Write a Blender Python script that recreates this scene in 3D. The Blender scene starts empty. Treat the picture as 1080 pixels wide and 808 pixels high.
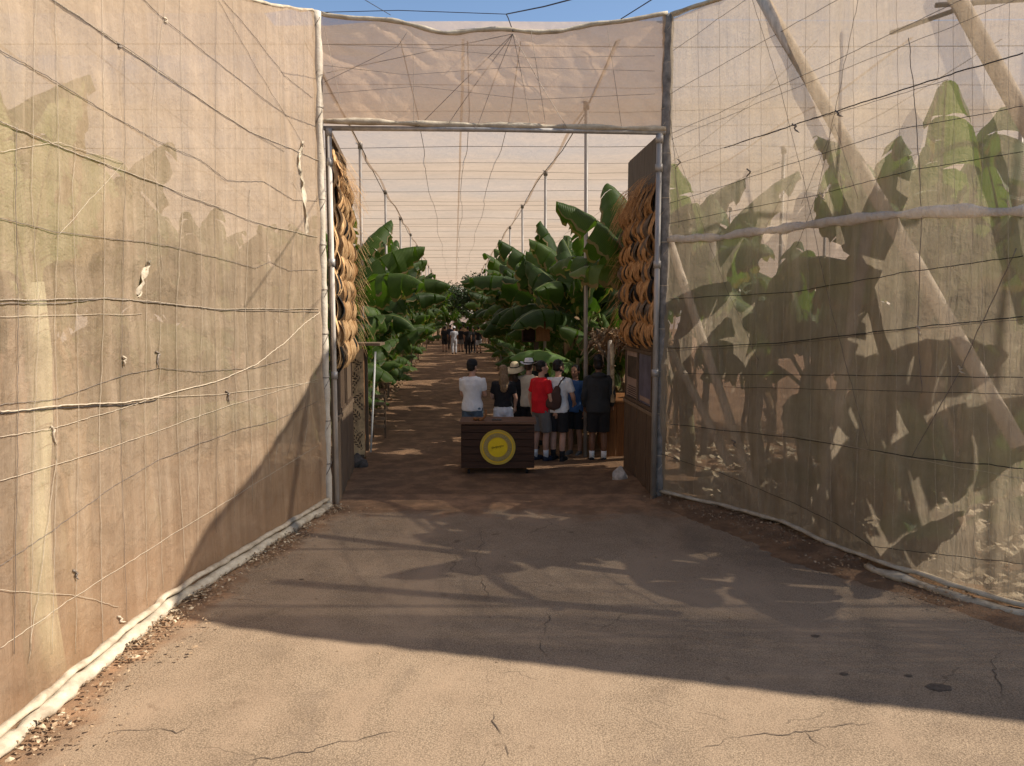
import bpy, bmesh, math, random
from mathutils import Vector, Matrix, noise
PI = math.pi
R = math.radians
C = bpy.context.scene.collection
scn = bpy.context.scene
random.seed(7)

# ------------------------------------------------------------------ camera maths
FPX, EYE, TH = 790.0, 2.65, math.atan(75 / 790.0)
def ray(px, py):
    a, b = px - 540.0, 404.0 - py
    return Vector((a, FPX * math.cos(TH) + b * math.sin(TH), -FPX * math.sin(TH) + b * math.cos(TH)))
def at(px, py, Y):
    d = ray(px, py); return Vector((0, 0, EYE)) + d * (Y / d.y)
def ground(px, py, z=0.0):
    d = ray(px, py); return Vector((0, 0, EYE)) + d * ((z - EYE) / d.z)
def axis(Y): return -0.076 * Y          # centre line of the plantation lane

# ------------------------------------------------------------------ object helpers
def link(o, parent=None):
    C.objects.link(o)
    if parent is not None: o.parent = parent
    return o
def tag(o, label=None, cat=None, group=None, kind=None):
    if label: o['label'] = label
    if cat: o['category'] = cat
    if group: o['group'] = group
    if kind: o['kind'] = kind
    return o
def empty(name, loc=(0, 0, 0), rz=0, label=None, cat=None, group=None):
    o = bpy.data.objects.new(name, None); o.location = loc; o.rotation_euler = (0, 0, rz)
    o.empty_display_size = .2
    link(o); return tag(o, label, cat, group)
def mesh_obj(name, V, F, mat, parent=None, smooth=False, mats=None, midx=None):
    me = bpy.data.meshes.new(name); me.from_pydata([tuple(v) for v in V], [], F)
    me.materials.append(mat)
    if mats:
        for m in mats: me.materials.append(m)
    if midx: me.polygons.foreach_set('material_index', midx)
    if smooth: me.polygons.foreach_set('use_smooth', [True] * len(me.polygons))
    me.update()
    return link(bpy.data.objects.new(name, me), parent)
class MB:
    def __init__(s): s.V = []; s.F = []
    def box(s, c, size, rot=None, taper=1.0):
        n = len(s.V); hx, hy, hz = size[0] / 2, size[1] / 2, size[2] / 2
        for z in (-1, 1):
            k = taper if z > 0 else 1.0
            for x, y in ((-1, -1), (1, -1), (1, 1), (-1, 1)):
                v = Vector((x * hx * k, y * hy * k, z * hz))
                if rot: v = rot @ v
                s.V.append(v + Vector(c))
        for f in ((3, 2, 1, 0), (4, 5, 6, 7), (0, 1, 5, 4), (1, 2, 6, 5), (2, 3, 7, 6), (3, 0, 4, 7)):
            s.F.append([n + i for i in f])
        return s
    def tube(s, pts, rad, seg=8, flat=1.0, closed=True):
        pts = [Vector(p) for p in pts]; m = len(pts)
        if not hasattr(rad, '__len__'): rad = [rad] * m
        n = len(s.V); up = None
        for i, p in enumerate(pts):
            t = (pts[min(i + 1, m - 1)] - pts[max(i - 1, 0)]).normalized()
            if up is None:
                up = Vector((0, 0, 1)) if abs(t.z) < .9 else Vector((0, 1, 0))
            a = t.cross(up).normalized(); up = a.cross(t).normalized()
            for k in range(seg):
                w = 2 * PI * k / seg
                s.V.append(p + (a * math.cos(w) + up * math.sin(w) * flat) * rad[i])
        for i in range(m - 1):
            for k in range(seg):
                k2 = (k + 1) % seg
                s.F.append([n + i * seg + k, n + i * seg + k2, n + (i + 1) * seg + k2, n + (i + 1) * seg + k])
        if closed:
            s.F.append([n + k for k in range(seg)][::-1]); s.F.append([n + (m - 1) * seg + k for k in range(seg)])
        return s
    def loft(s, secs, seg=20):
        """secs: (centre, rx, ry) stacked in z"""
        n = len(s.V)
        for c, rx, ry in secs:
            for k in range(seg):
                w = 2 * PI * k / seg; s.V.append(Vector(c) + Vector((rx * math.cos(w), ry * math.sin(w), 0)))
        m = len(secs)
        for i in range(m - 1):
            for k in range(seg):
                k2 = (k + 1) % seg
                s.F.append([n + i * seg + k, n + i * seg + k2, n + (i + 1) * seg + k2, n + (i + 1) * seg + k])
        s.F.append([n + k for k in range(seg)][::-1]); s.F.append([n + (m - 1) * seg + k for k in range(seg)])
        return s
    def ell(s, c, r, seg=16, rings=10, rot=None):
        n = len(s.V); c = Vector(c)
        for i in range(1, rings):
            a = PI * i / rings
            for k in range(seg):
                w = 2 * PI * k / seg
                v = Vector((r[0] * math.sin(a) * math.cos(w), r[1] * math.sin(a) * math.sin(w), r[2] * math.cos(a)))
                if rot: v = rot @ v
                s.V.append(c + v)
        t = Vector((0, 0, r[2])); 
        if rot: t = rot @ t
        s.V.append(c + t); s.V.append(c - t); T = len(s.V) - 2; B = T + 1
        for i in range(rings - 2):
            for k in range(seg):
                k2 = (k + 1) % seg
                s.F.append([n + i * seg + k, n + (i + 1) * seg + k, n + (i + 1) * seg + k2, n + i * seg + k2])
        for k in range(seg):
            k2 = (k + 1) % seg
            s.F.append([T, n + k, n + k2]); s.F.append([B, n + (rings - 2) * seg + k2, n + (rings - 2) * seg + k])
        return s
    def build(s, name, mat, parent=None, smooth=False):
        return mesh_obj(name, s.V, s.F, mat, parent, smooth)
def remeshed(name, mb, mat, parent, vox, fold=0.0, fs=9.0, smooth_it=2):
    """closed volumes of mb fused into one continuous skin"""
    me = bpy.data.meshes.new('t'); me.from_pydata([tuple(v) for v in mb.V], [], mb.F)
    o = bpy.data.objects.new('t', me); C.objects.link(o)
    m = o.modifiers.new('r', 'REMESH'); m.mode = 'VOXEL'; m.voxel_size = vox
    if smooth_it:
        m2 = o.modifiers.new('s', 'SMOOTH'); m2.iterations = smooth_it; m2.factor = .5
    dg = bpy.context.evaluated_depsgraph_get()
    res = bpy.data.meshes.new_from_object(o.evaluated_get(dg))
    bpy.data.objects.remove(o); bpy.data.meshes.remove(me)
    if fold:
        ns = [v.normal.copy() for v in res.vertices]
        sd = random.random() * 50
        for v, nn in zip(res.vertices, ns):
            q = Vector((v.co.x * fs, v.co.y * fs, v.co.z * fs * .6 + sd))
            v.co += nn * (noise.noise(q) + .5 * noise.noise(q * 2.3)) * fold
    res.materials.clear(); res.materials.append(mat); res.name = name
    res.polygons.foreach_set('use_smooth', [True] * len(res.polygons))
    return link(bpy.data.objects.new(name, res), parent)

# ------------------------------------------------------------------ materials
def newmat(name):
    m = bpy.data.materials.new(name); m.use_nodes = True
    nt = m.node_tree; nt.nodes.clear()
    return m, nt, nt.nodes, nt.links
def N(nt, t, **kw):
    n = nt.nodes.new(t)
    for k, v in kw.items():
        if k.startswith('i_'):
            key = k[2:].replace('_', ' ')
            n.inputs[key].default_value = v
        else: setattr(n, k, v)
    return n
def ramp(nt, stops, src):
    r = nt.nodes.new('ShaderNodeValToRGB'); e = r.color_ramp.elements
    while len(e) < len(stops): e.new(.5)
    for k, (p, c) in enumerate(stops):
        e[k].position = p; e[k].color = (*c, 1) if len(c) == 3 else c
    nt.links.new(src, r.inputs[0]); return r
def coords(nt, scale=(1, 1, 1), kind='Object', rot=(0, 0, 0)):
    tc = nt.nodes.new('ShaderNodeTexCoord'); mp = nt.nodes.new('ShaderNodeMapping')
    mp.inputs['Scale'].default_value = scale; mp.inputs['Rotation'].default_value = rot
    nt.links.new(tc.outputs[kind], mp.inputs[0]); return mp.outputs[0]
def noi(nt, vec, scale, detail=4, rough=.55, dist=0.0):
    n = N(nt, 'ShaderNodeTexNoise'); n.inputs['Scale'].default_value = scale
    n.inputs['Detail'].default_value = detail; n.inputs['Roughness'].default_value = rough
    n.inputs['Distortion'].default_value = dist
    nt.links.new(vec, n.inputs['Vector']); return n.outputs['Fac']
def mixc(nt, fac, a, b, mode='MIX'):
    m = nt.nodes.new('ShaderNodeMix'); m.data_type = 'RGBA'; m.blend_type = mode
    for s, v in ((m.inputs[0], fac), (m.inputs[6], a), (m.inputs[7], b)):
        if isinstance(v, (int, float)): s.default_value = v
        elif isinstance(v, tuple): s.default_value = (*v, 1)
        else: nt.links.new(v, s)
    return m.outputs[2]
def mth(nt, op, a, b=None, clamp=False):
    m = nt.nodes.new('ShaderNodeMath'); m.operation = op; m.use_clamp = clamp
    for s, v in ((m.inputs[0], a), (m.inputs[1], b)):
        if v is None: continue
        if isinstance(v, (int, float)): s.default_value = v
        else: nt.links.new(v, s)
    return m.outputs[0]
def simple(name, col, rough=.7, var=.25, scale=12, bump=.15, bscale=60, stretch=(1, 1, 1), spec=.3, metal=0.0, col2=None, kind='Object'):
    m, nt, ns, lk = newmat(name)
    out = N(nt, 'ShaderNodeOutputMaterial'); b = N(nt, 'ShaderNodeBsdfPrincipled')
    v = coords(nt, stretch, kind)
    f = noi(nt, v, scale, 5, .6)
    c2 = col2 or tuple(c * (1 - var * 1.6) for c in col)
    r = ramp(nt, [(.3, c2), (.7, tuple(min(1, c * (1 + var * .5)) for c in col))], f)
    lk.new(r.outputs[0], b.inputs['Base Color'])
    b.inputs['Roughness'].default_value = rough; b.inputs['Specular IOR Level'].default_value = spec
    b.inputs['Metallic'].default_value = metal
    if bump:
        bp = N(nt, 'ShaderNodeBump'); bp.inputs['Strength'].default_value = bump; bp.inputs['Distance'].default_value = .01
        lk.new(noi(nt, v, bscale, 4, .6), bp.inputs['Height']); lk.new(bp.outputs[0], b.inputs['Normal'])
    lk.new(b.outputs[0], out.inputs[0]); return m
def net_material(name, c_hi, c_lo, T0, streak, tfrac=.55, weave=1.0, bump=.5, low=(.45, .33, .22), dust=0.0):
    """woven shade cloth: sees through less the more it is looked at edge-on"""
    m, nt, ns, lk = newmat(name)
    out = N(nt, 'ShaderNodeOutputMaterial')
    v = coords(nt, streak); v1 = coords(nt)
    f1 = noi(nt, v, 1.0, 6, .62, .4)
    f2 = noi(nt, v1, .55, 5, .6, .8)
    f3 = noi(nt, v1, 5.0, 6, .65, .3)
    f = mth(nt, 'ADD', mth(nt, 'MULTIPLY', f1, .5), mth(nt, 'ADD', mth(nt, 'MULTIPLY', f2, .32), mth(nt, 'MULTIPLY', f3, .18)))
    col = ramp(nt, [(.36, c_lo), (.52, tuple((a + b) / 2 for a, b in zip(c_hi, c_lo))), (.64, c_hi)], f).outputs[0]
    # dusty lower band: red earth splashed on the cloth
    if dust:
        sp = N(nt, 'ShaderNodeSeparateXYZ'); lk.new(v1, sp.inputs[0])
        h = mth(nt, 'ADD', sp.outputs[2], mth(nt, 'MULTIPLY', mth(nt, 'SUBTRACT', f3, .5), 1.4))
        d = ramp(nt, [(0.0, (1, 1, 1)), (1.0, (0, 0, 0))], mth(nt, 'MULTIPLY', h, .62)).outputs[0]
        dm = mth(nt, 'MULTIPLY', d, dust)
        col = mixc(nt, dm, col, low)
    geo = N(nt, 'ShaderNodeNewGeometry')
    dt = N(nt, 'ShaderNodeVectorMath', operation='DOT_PRODUCT'); lk.new(geo.outputs['True Normal'], dt.inputs[0]); lk.new(geo.outputs['Incoming'], dt.inputs[1])
    cs = mth(nt, 'MAXIMUM', mth(nt, 'ABSOLUTE', dt.outputs['Value']), .12)
    t0 = mth(nt, 'ADD', T0, mth(nt, 'MULTIPLY', mth(nt, 'SUBTRACT', f, .5), -.45))
    T = mth(nt, 'POWER', t0, mth(nt, 'DIVIDE', 1.0, cs), True)
    tr = N(nt, 'ShaderNodeBsdfTransparent')
    df = N(nt, 'ShaderNodeBsdfDiffuse'); tl = N(nt, 'ShaderNodeBsdfTranslucent')
    lk.new(col, df.inputs[0]); lk.new(col, tl.inputs[0])
    bp = N(nt, 'ShaderNodeBump'); bp.inputs['Strength'].default_value = min(1, bump * 1.6); bp.inputs['Distance'].default_value = .09
    hh = mth(nt, 'ADD', f1, mth(nt, 'MULTIPLY', f3, .5))
    lk.new(hh, bp.inputs['Height'])
    bp2 = N(nt, 'ShaderNodeBump'); bp2.inputs['Strength'].default_value = .25 * weave; bp2.inputs['Distance'].default_value = .004
    lk.new(noi(nt, v1, 120, 2, .7), bp2.inputs['Height']); lk.new(bp.outputs[0], bp2.inputs['Normal'])
    lk.new(bp2.outputs[0], df.inputs['Normal']); lk.new(bp2.outputs[0], tl.inputs['Normal'])
    m1 = N(nt, 'ShaderNodeMixShader'); m1.inputs[0].default_value = tfrac; lk.new(df.outputs[0], m1.inputs[1]); lk.new(tl.outputs[0], m1.inputs[2])
    m2 = N(nt, 'ShaderNodeMixShader'); lk.new(T, m2.inputs[0]); lk.new(m1.outputs[0], m2.inputs[1]); lk.new(tr.outputs[0], m2.inputs[2])
    lk.new(m2.outputs[0], out.inputs[0]); return m
def leaf_material(name, c1, c2, dry=(.26, .19, .09), dryamt=.07):
    m, nt, ns, lk = newmat(name)
    out = N(nt, 'ShaderNodeOutputMaterial'); b = N(nt, 'ShaderNodeBsdfPrincipled'); tl = N(nt, 'ShaderNodeBsdfTranslucent')
    uv = N(nt, 'ShaderNodeUVMap'); sp = N(nt, 'ShaderNodeSeparateXYZ'); lk.new(uv.outputs[0], sp.inputs[0])
    tc = N(nt, 'ShaderNodeTexCoord'); oi = N(nt, 'ShaderNodeObjectInfo')
    # side veins: many fine stripes across the blade, pale midrib
    wv = mth(nt, 'SINE', mth(nt, 'MULTIPLY', sp.outputs[1], 420.0))
    f = noi(nt, tc.outputs['Object'], 2.2, 5, .6)
    base = ramp(nt, [(.3, c1), (.7, c2)], f).outputs[0]
    base = mixc(nt, mth(nt, 'MULTIPLY', mth(nt, 'ADD', wv, 1.0), .07), base, tuple(min(1, x * 2.2) for x in c2))
    rib = mth(nt, 'LESS_THAN', mth(nt, 'ABSOLUTE', sp.outputs[0]), .035)
    base = mixc(nt, rib, base, (.30, .34, .12))
    edge = mth(nt, 'GREATER_THAN', mth(nt, 'ADD', mth(nt, 'ABSOLUTE', sp.outputs[0]), mth(nt, 'MULTIPLY', noi(nt, tc.outputs['Object'], 9, 3), dryamt * 2.2)), 1.0 + dryamt * .25)
    base = mixc(nt, edge, base, dry)
    hv = mth(nt, 'MULTIPLY', mth(nt, 'SUBTRACT', oi.outputs['Random'], .5), .5)
    base = mixc(nt, mth(nt, 'ADD', .25, hv), base, tuple(c * .75 for c in c1))
    lk.new(base, b.inputs['Base Color']); b.inputs['Roughness'].default_value = .48; b.inputs['Specular IOR Level'].default_value = .32
    br = N(nt, 'ShaderNodeMix'); br.data_type = 'RGBA'; br.blend_type = 'MULTIPLY'; br.inputs[0].default_value = 1
    lk.new(base, br.inputs[6]); br.inputs[7].default_value = (1.9, 2.2, .9, 1); lk.new(br.outputs[2], tl.inputs[0])
    bp = N(nt, 'ShaderNodeBump'); bp.inputs['Strength'].default_value = .35; bp.inputs['Distance'].default_value = .01
    lk.new(mth(nt, 'ADD', wv, mth(nt, 'MULTIPLY', noi(nt, tc.outputs['Object'], 14, 3), 2.0)), bp.inputs['Height']); lk.new(bp.outputs[0], b.inputs['Normal'])
    mx = N(nt, 'ShaderNodeMixShader'); mx.inputs[0].default_value = .3; lk.new(b.outputs[0], mx.inputs[1]); lk.new(tl.outputs[0], mx.inputs[2])
    lk.new(mx.outputs[0], out.inputs[0]); return m
def wood_material(name, col, dark, plank=0.0, vert=True, rough=.75):
    m, nt, ns, lk = newmat(name)
    out = N(nt, 'ShaderNodeOutputMaterial'); b = N(nt, 'ShaderNodeBsdfPrincipled')
    v = coords(nt, (9, 9, .9) if vert else (.9, 9, 9))
    f = noi(nt, v, 2.2, 7, .65, 1.2); g = noi(nt, coords(nt), 3.0, 3)
    c = ramp(nt, [(.3, dark), (.7, col)], f).outputs[0]
    oi = N(nt, 'ShaderNodeObjectInfo')
    c = mixc(nt, mth(nt, 'MULTIPLY', g, .5), c, tuple(x * .6 for x in dark))
    lk.new(c, b.inputs['Base Color']); b.inputs['Roughness'].default_value = rough; b.inputs['Specular IOR Level'].default_value = .25
    bp = N(nt, 'ShaderNodeBump'); bp.inputs['Strength'].default_value = .5; bp.inputs['Distance'].default_value = .006
    lk.new(f, bp.inputs['Height']); lk.new(bp.outputs[0], b.inputs['Normal'])
    lk.new(b.outputs[0], out.inputs[0]); return m
def soil_material(name, kind):
    m, nt, ns, lk = newmat(name)
    out = N(nt, 'ShaderNodeOutputMaterial'); b = N(nt, 'ShaderNodeBsdfPrincipled'); v = coords(nt)
    big = noi(nt, v, .35, 5, .6, .5); mid = noi(nt, v, 2.6, 6, .65); fine = noi(nt, v, 45, 5, .7); grit = noi(nt, v, 140, 2, .6)
    soil = ramp(nt, [(.25, (.17, .105, .062)), (.5, (.34, .215, .128)), (.75, (.52, .335, .20))],
                mth(nt, 'ADD', mth(nt, 'MULTIPLY', big, .55), mth(nt, 'MULTIPLY', mid, .45))).outputs[0]
    soil = mixc(nt, mth(nt, 'MULTIPLY', fine, .5), soil, (.10, .055, .033))
    col = soil
    pk = ramp(nt, [(.45, (.65, .6, .55)), (.6, (1.25, 1.1, .95))], mid).outputs[0]
    soil = mixc(nt, .5, soil, pk, 'MULTIPLY'); col = soil
    if kind == 'pave':
        at_ = N(nt, 'ShaderNodeAttribute', attribute_name='edge')
        asp = ramp(nt, [(.3, (.19, .134, .088)), (.52, (.315, .232, .155)), (.75, (.43, .33, .228))],
                   mth(nt, 'ADD', mth(nt, 'MULTIPLY', big, .35), mth(nt, 'ADD', mth(nt, 'MULTIPLY', mid, .35), mth(nt, 'MULTIPLY', fine, .3)))).outputs[0]
        vo = N(nt, 'ShaderNodeTexVoronoi'); vo.inputs['Scale'].default_value = 88; lk.new(v, vo.inputs['Vector'])
        agg = ramp(nt, [(.0, (1.5, 1.45, 1.35)), (.42, (1, 1, 1)), (.75, (.5, .48, .45))], vo.outputs['Distance']).outputs[0]
        asp = mixc(nt, .72, asp, agg, 'MULTIPLY')
        gr2 = ramp(nt, [(.34, (.55, .53, .5)), (.46, (1, 1, 1))], grit).outputs[0]
        asp = mixc(nt, .6, asp, gr2, 'MULTIPLY')
        lr = noi(nt, coords(nt, (1.0, .55, 1)), .8, 7, .62, 1.4)
        asp = mixc(nt, ramp(nt, [(.46, (0, 0, 0)), (.66, (.62, .62, .62))], lr).outputs[0], asp, (.35, .25, .165))
        asp = mixc(nt, ramp(nt, [(.32, (.5, .5, .5)), (.44, (0, 0, 0))], lr).outputs[0], asp, (.17, .125, .09))
        spots = ramp(nt, [(.70, (1, 1, 1)), (.76, (.5, .45, .42))], noi(nt, v, 3.6, 2, .5)).outputs[0]
        asp = mixc(nt, .6, asp, spots, 'MULTIPLY')
        w = noi(nt, v, .9, 4)
        cr_in = N(nt, 'ShaderNodeVectorMath', operation='ADD')
        cn = N(nt, 'ShaderNodeTexNoise'); cn.inputs['Scale'].default_value = 3.0; cn.inputs['Detail'].default_value = 6; lk.new(v, cn.inputs['Vector'])
        sc = N(nt, 'ShaderNodeVectorMath', operation='SCALE'); lk.new(cn.outputs['Color'], sc.inputs[0]); sc.inputs['Scale'].default_value = .30
        lk.new(v, cr_in.inputs[0]); lk.new(sc.outputs[0], cr_in.inputs[1])
        vc = N(nt, 'ShaderNodeTexVoronoi', feature='DISTANCE_TO_EDGE'); vc.inputs['Scale'].default_value = .55; lk.new(cr_in.outputs[0], vc.inputs['Vector'])
        cm = mth(nt, 'MULTIPLY', mth(nt, 'LESS_THAN', vc.outputs['Distance'], .0028), mth(nt, 'GREATER_THAN', w, .56))
        asp = mixc(nt, mth(nt, 'MULTIPLY', cm, .4), asp, (.07, .05, .035))
        e = mth(nt, 'ADD', at_.outputs['Fac'], mth(nt, 'MULTIPLY', mth(nt, 'SUBTRACT', noi(nt, v, 1.6, 8, .7, .4), .5), 1.5))
        em = ramp(nt, [(.3, (0, 0, 0)), (.62, (1, 1, 1))], e).outputs[0]
        col = mixc(nt, em, soil, asp)
    else:
        vo = N(nt, 'ShaderNodeTexVoronoi'); vo.inputs['Scale'].default_value = 26; vo.inputs['Randomness'].default_value = 1; lk.new(v, vo.inputs['Vector'])
        st = ramp(nt, [(.0, (1.7, 1.6, 1.5)), (.22, (1, 1, 1))], vo.outputs['Distance']).outputs[0]
        col = mixc(nt, mth(nt, 'MULTIPLY', mid, .8), col, st, 'MULTIPLY')
    lk.new(col, b.inputs['Base Color']); b.inputs['Roughness'].default_value = .92; b.inputs['Specular IOR Level'].default_value = .2
    bp = N(nt, 'ShaderNodeBump'); bp.inputs['Strength'].default_value = .55 if kind == 'pave' else .9; bp.inputs['Distance'].default_value = .012 if kind == 'pave' else .03
    lk.new(mth(nt, 'ADD', mth(nt, 'MULTIPLY', fine, 1.0), mth(nt, 'MULTIPLY', grit, .7)), bp.inputs['Height']); lk.new(bp.outputs[0], b.inputs['Normal'])
    lk.new(b.outputs[0], out.inputs[0]); return m

M = {}
M['net_left'] = net_material('shade_cloth_tan', (.69, .53, .38), (.47, .345, .23), .52, (7, 7, .35), .5, dust=.75, low=(.50, .30, .17))
M['net_right'] = net_material('shade_cloth_grey_tan', (.80, .665, .49), (.56, .455, .33), .52, (5, 5, .5), .55, dust=.3, low=(.40, .30, .21))
M['net_roof'] = net_material('shade_cloth_cream', (.62, .48, .36), (.53, .41, .30), .58, (.8, 1.6, 1), .6, bump=.3)
M['net_head'] = net_material('shade_cloth_header', (.84, .60, .40), (.66, .47, .31), .34, (3, 3, 3), .5, bump=.2)
M['net_side'] = net_material('shade_cloth_far', (.92, .84, .75), (.8, .7, .6), .25, (3, 3, .5), .5)
M['hem'] = simple('folded_cloth_cream', (.50, .42, .31), .9, .25, 9, .6, 30, col2=(.28, .22, .15))
M['hem_w'] = simple('folded_cloth_white', (.52, .45, .34), .9, .2, 7, .7, 25, col2=(.30, .24, .17))
M['seam'] = net_material('rolled_cloth', (.92, .86, .78), (.75, .67, .57), .12, (8, 8, 3), .45)
M['wire'] = simple('dull_steel_wire', (.22, .18, .145), .6, .2, 40, 0, metal=.3)
M['wire_dk'] = simple('dark_cable', (.035, .03, .028), .5, .2, 40, 0)
M['wire_lt'] = simple('pale_cord', (.50, .41, .30), .8, .2, 40, .2, 90)
M['rope'] = simple('hemp_rope', (.42, .34, .25), .9, .4, 80, .8, 160)
M['pipe'] = simple('galvanised_pipe', (.42, .39, .36), .5, .25, 7, .1, 40, metal=.35, stretch=(1, 1, .3))
M['pipe_w'] = simple('weathered_pipe', (.62, .55, .47), .6, .3, 7, .2, 40, stretch=(1, 1, .3))
M['pole'] = simple('bare_wooden_pole', (.66, .54, .42), .8, .3, 6, .3, 30, stretch=(3, 3, .4))
M['wrap_lt'] = simple('sun_bleached_wrap', (.50, .44, .36), .9, .3, 9, .8, 24, col2=(.45, .38, .29))
M['wrap_dk'] = simple('grey_wrap', (.26, .235, .21), .9, .35, 9, .8, 24)
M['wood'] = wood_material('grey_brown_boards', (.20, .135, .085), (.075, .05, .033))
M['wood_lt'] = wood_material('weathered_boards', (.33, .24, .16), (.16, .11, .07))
M['wood_or'] = wood_material('orange_stained_boards', (.34, .15, .05), (.17, .07, .025))
M['wood_cart'] = wood_material('dark_stained_boards', (.105, .05, .028), (.032, .016, .010), vert=False)
M['board'] = wood_material('grey_board', (.17, .15, .13), (.09, .08, .07))
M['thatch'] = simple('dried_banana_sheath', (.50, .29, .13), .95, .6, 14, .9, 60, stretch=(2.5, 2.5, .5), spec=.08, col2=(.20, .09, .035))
M['thatch_lt'] = simple('dry_leaf_sun_tint', (.62, .42, .22), .95, .6, 14, .9, 60, stretch=(2.5, 2.5, .5), spec=.08, col2=(.34, .17, .07))  # paler copy for the sunny gate leaf, sunlight painted into its colour
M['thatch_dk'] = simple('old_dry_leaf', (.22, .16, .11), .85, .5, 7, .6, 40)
M['black'] = simple('caster_and_gap_shade', (.012, .011, .01), .8, .1, 5, 0)
M['rust'] = simple('rusted_cut_steel', (.62, .42, .22), .65, .35, 9, .3, 50)
M['white'] = simple('white_paint', (.80, .78, .72), .5, .1, 9, .05)
M['ground'] = soil_material('red_brown_soil', 'soil')
M['pave'] = soil_material('dusty_asphalt', 'pave')
M['crack'] = simple('crack_fill', (.125, .092, .066), .95, .3, 30, .4)
M['litter'] = simple('dry_litter', (.36, .25, .15), .9, .55, 14, .3, col2=(.10, .06, .035))
M['litter_pale'] = simple('pale_litter', (.60, .50, .34), .9, .5, 14, .3, col2=(.22, .15, .09))
M['stone'] = simple('pale_stone', (.58, .50, .42), .85, .3, 9, .6, 20)
M['stone_dk'] = simple('dark_stone', (.12, .10, .085), .85, .3, 9, .6, 20)
M['leaf'] = leaf_material('banana_leaf', (.040, .078, .013), (.085, .145, .026))
M['leaf_dk'] = leaf_material('banana_leaf_deep', (.026, .052, .012), (.052, .098, .020))
M['leaf_lt'] = leaf_material('banana_leaf_pale_sunlit', (.24, .29, .13), (.38, .42, .20), dryamt=.3)
M['stem'] = simple('banana_pseudostem', (.20, .19, .09), .7, .5, 3, .4, 20, stretch=(5, 5, .6), col2=(.10, .055, .03))
M['drymat'] = simple('hanging_dead_leaf', (.33, .22, .13), .9, .5, 6, .5, 30, col2=(.13, .08, .045))
M['fruit'] = simple('green_bananas', (.16, .24, .05), .5, .2, 10, .05)
M['tree_leaf'] = simple('tree_foliage', (.045, .085, .03), .6, .4, 3, 0)
M['bark'] = simple('tree_bark', (.12, .09, .06), .9, .4, 5, .8, 12)

# ------------------------------------------------------------------ world, sun, camera
w = bpy.data.worlds.new('World'); scn.world = w; w.use_nodes = True
nt = w.node_tree; nt.nodes.clear()
wo = nt.nodes.new('ShaderNodeOutputWorld'); bg = nt.nodes.new('ShaderNodeBackground'); sky = nt.nodes.new('ShaderNodeTexSky')
sky.sky_type = 'NISHITA'; sky.sun_disc = False; sky.sun_elevation = R(42); sky.sun_rotation = R(90); sky.altitude = 100
sky.air_density = 1.0; sky.dust_density = .6; sky.ozone_density = 2.0
bg.inputs[1].default_value = .10
nt.links.new(sky.outputs[0], bg.inputs[0]); nt.links.new(bg.outputs[0], wo.inputs[0])
sl = bpy.data.lights.new('Sun', 'SUN'); sl.energy = 5.0; sl.angle = R(.55); sl.color = (1, .91, .785)
so = bpy.data.objects.new('Sun', sl); C.objects.link(so); so.location = (20, 0, 20)
so.rotation_euler = Vector((-1.12, .0, -1)).to_track_quat('-Z', 'Y').to_euler()
cd = bpy.data.cameras.new('Camera'); co = bpy.data.objects.new('Camera', cd); C.objects.link(co)
cd.sensor_width = 36; cd.lens = FPX / 1080 * 36; cd.clip_end = 800; cd.clip_start = .05
co.location = (0, 0, EYE); co.rotation_euler = (PI / 2 - TH, 0, 0); scn.camera = co
scn.view_settings.view_transform = 'Standard'; scn.view_settings.look = 'None'; scn.view_settings.exposure = .74; scn.view_settings.gamma = 1
scn.cycles.max_bounces = 7; scn.cycles.diffuse_bounces = 3; scn.cycles.transparent_max_bounces = 14; scn.cycles.transmission_bounces = 3; scn.cycles.glossy_bounces = 2
scn.cycles.sample_clamp_indirect = 4.0

# ------------------------------------------------------------------ wall lines (plan)
LW = [(-14, .2), (-3.2, .5), (-3.15, 3.0), (-3.125, 6.54), (-2.53, 9.98)]
RW = [(2.13, 10.48), (2.62, 9.95), (2.96, 9.53), (3.46, 8.33), (3.79, 7.27), (4.48, 6.33), (5.6, 5.95), (14, 3.8), (24, 1.2)]
def densify(P, step):
    out = []
    for i in range(len(P) - 1):
        a, b = Vector((*P[i], 0)), Vector((*P[i + 1], 0)); n = max(1, int((b - a).length / step))
        for k in range(n): out.append(a.lerp(b, k / n))
    out.append(Vector((*P[-1], 0))); return out
def smoothline(P, it):
    for _ in range(it):
        P = [P[0]] + [(P[i - 1] + P[i] * 2 + P[i + 1]) / 4 for i in range(1, len(P) - 1)] + [P[-1]]
    return P
TREES = {}
def wall_pt(side, px, py, off=.03):
    d = ray(px, py); P = LW if side == 'L' else RW
    if side in TREES:
        hit = TREES[side].ray_cast(Vector((0, 0, EYE)), d.normalized())
        if hit[0] is not None: return hit[0] - d.normalized() * max(.004, off * .45)
        return None
    for i in range(len(P) - 1):
        a, b = Vector(P[i]), Vector(P[i + 1]); e = b - a
        den = d.x * e.y - d.y * e.x
        if abs(den) < 1e-9: continue
        t = (a.x * e.y - a.y * e.x) / den; s = (a.x * d.y - a.y * d.x) / den
        if t > 0 and -1e-6 <= s <= 1.0 + 1e-6:
            p = Vector((0, 0, EYE)) + d * t
            n = Vector((e.y, -e.x, 0)).normalized()
            if n.dot(Vector((-d.x, -d.y, 0))) < 0: n = -n
            return p + n * off
    return None
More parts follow.
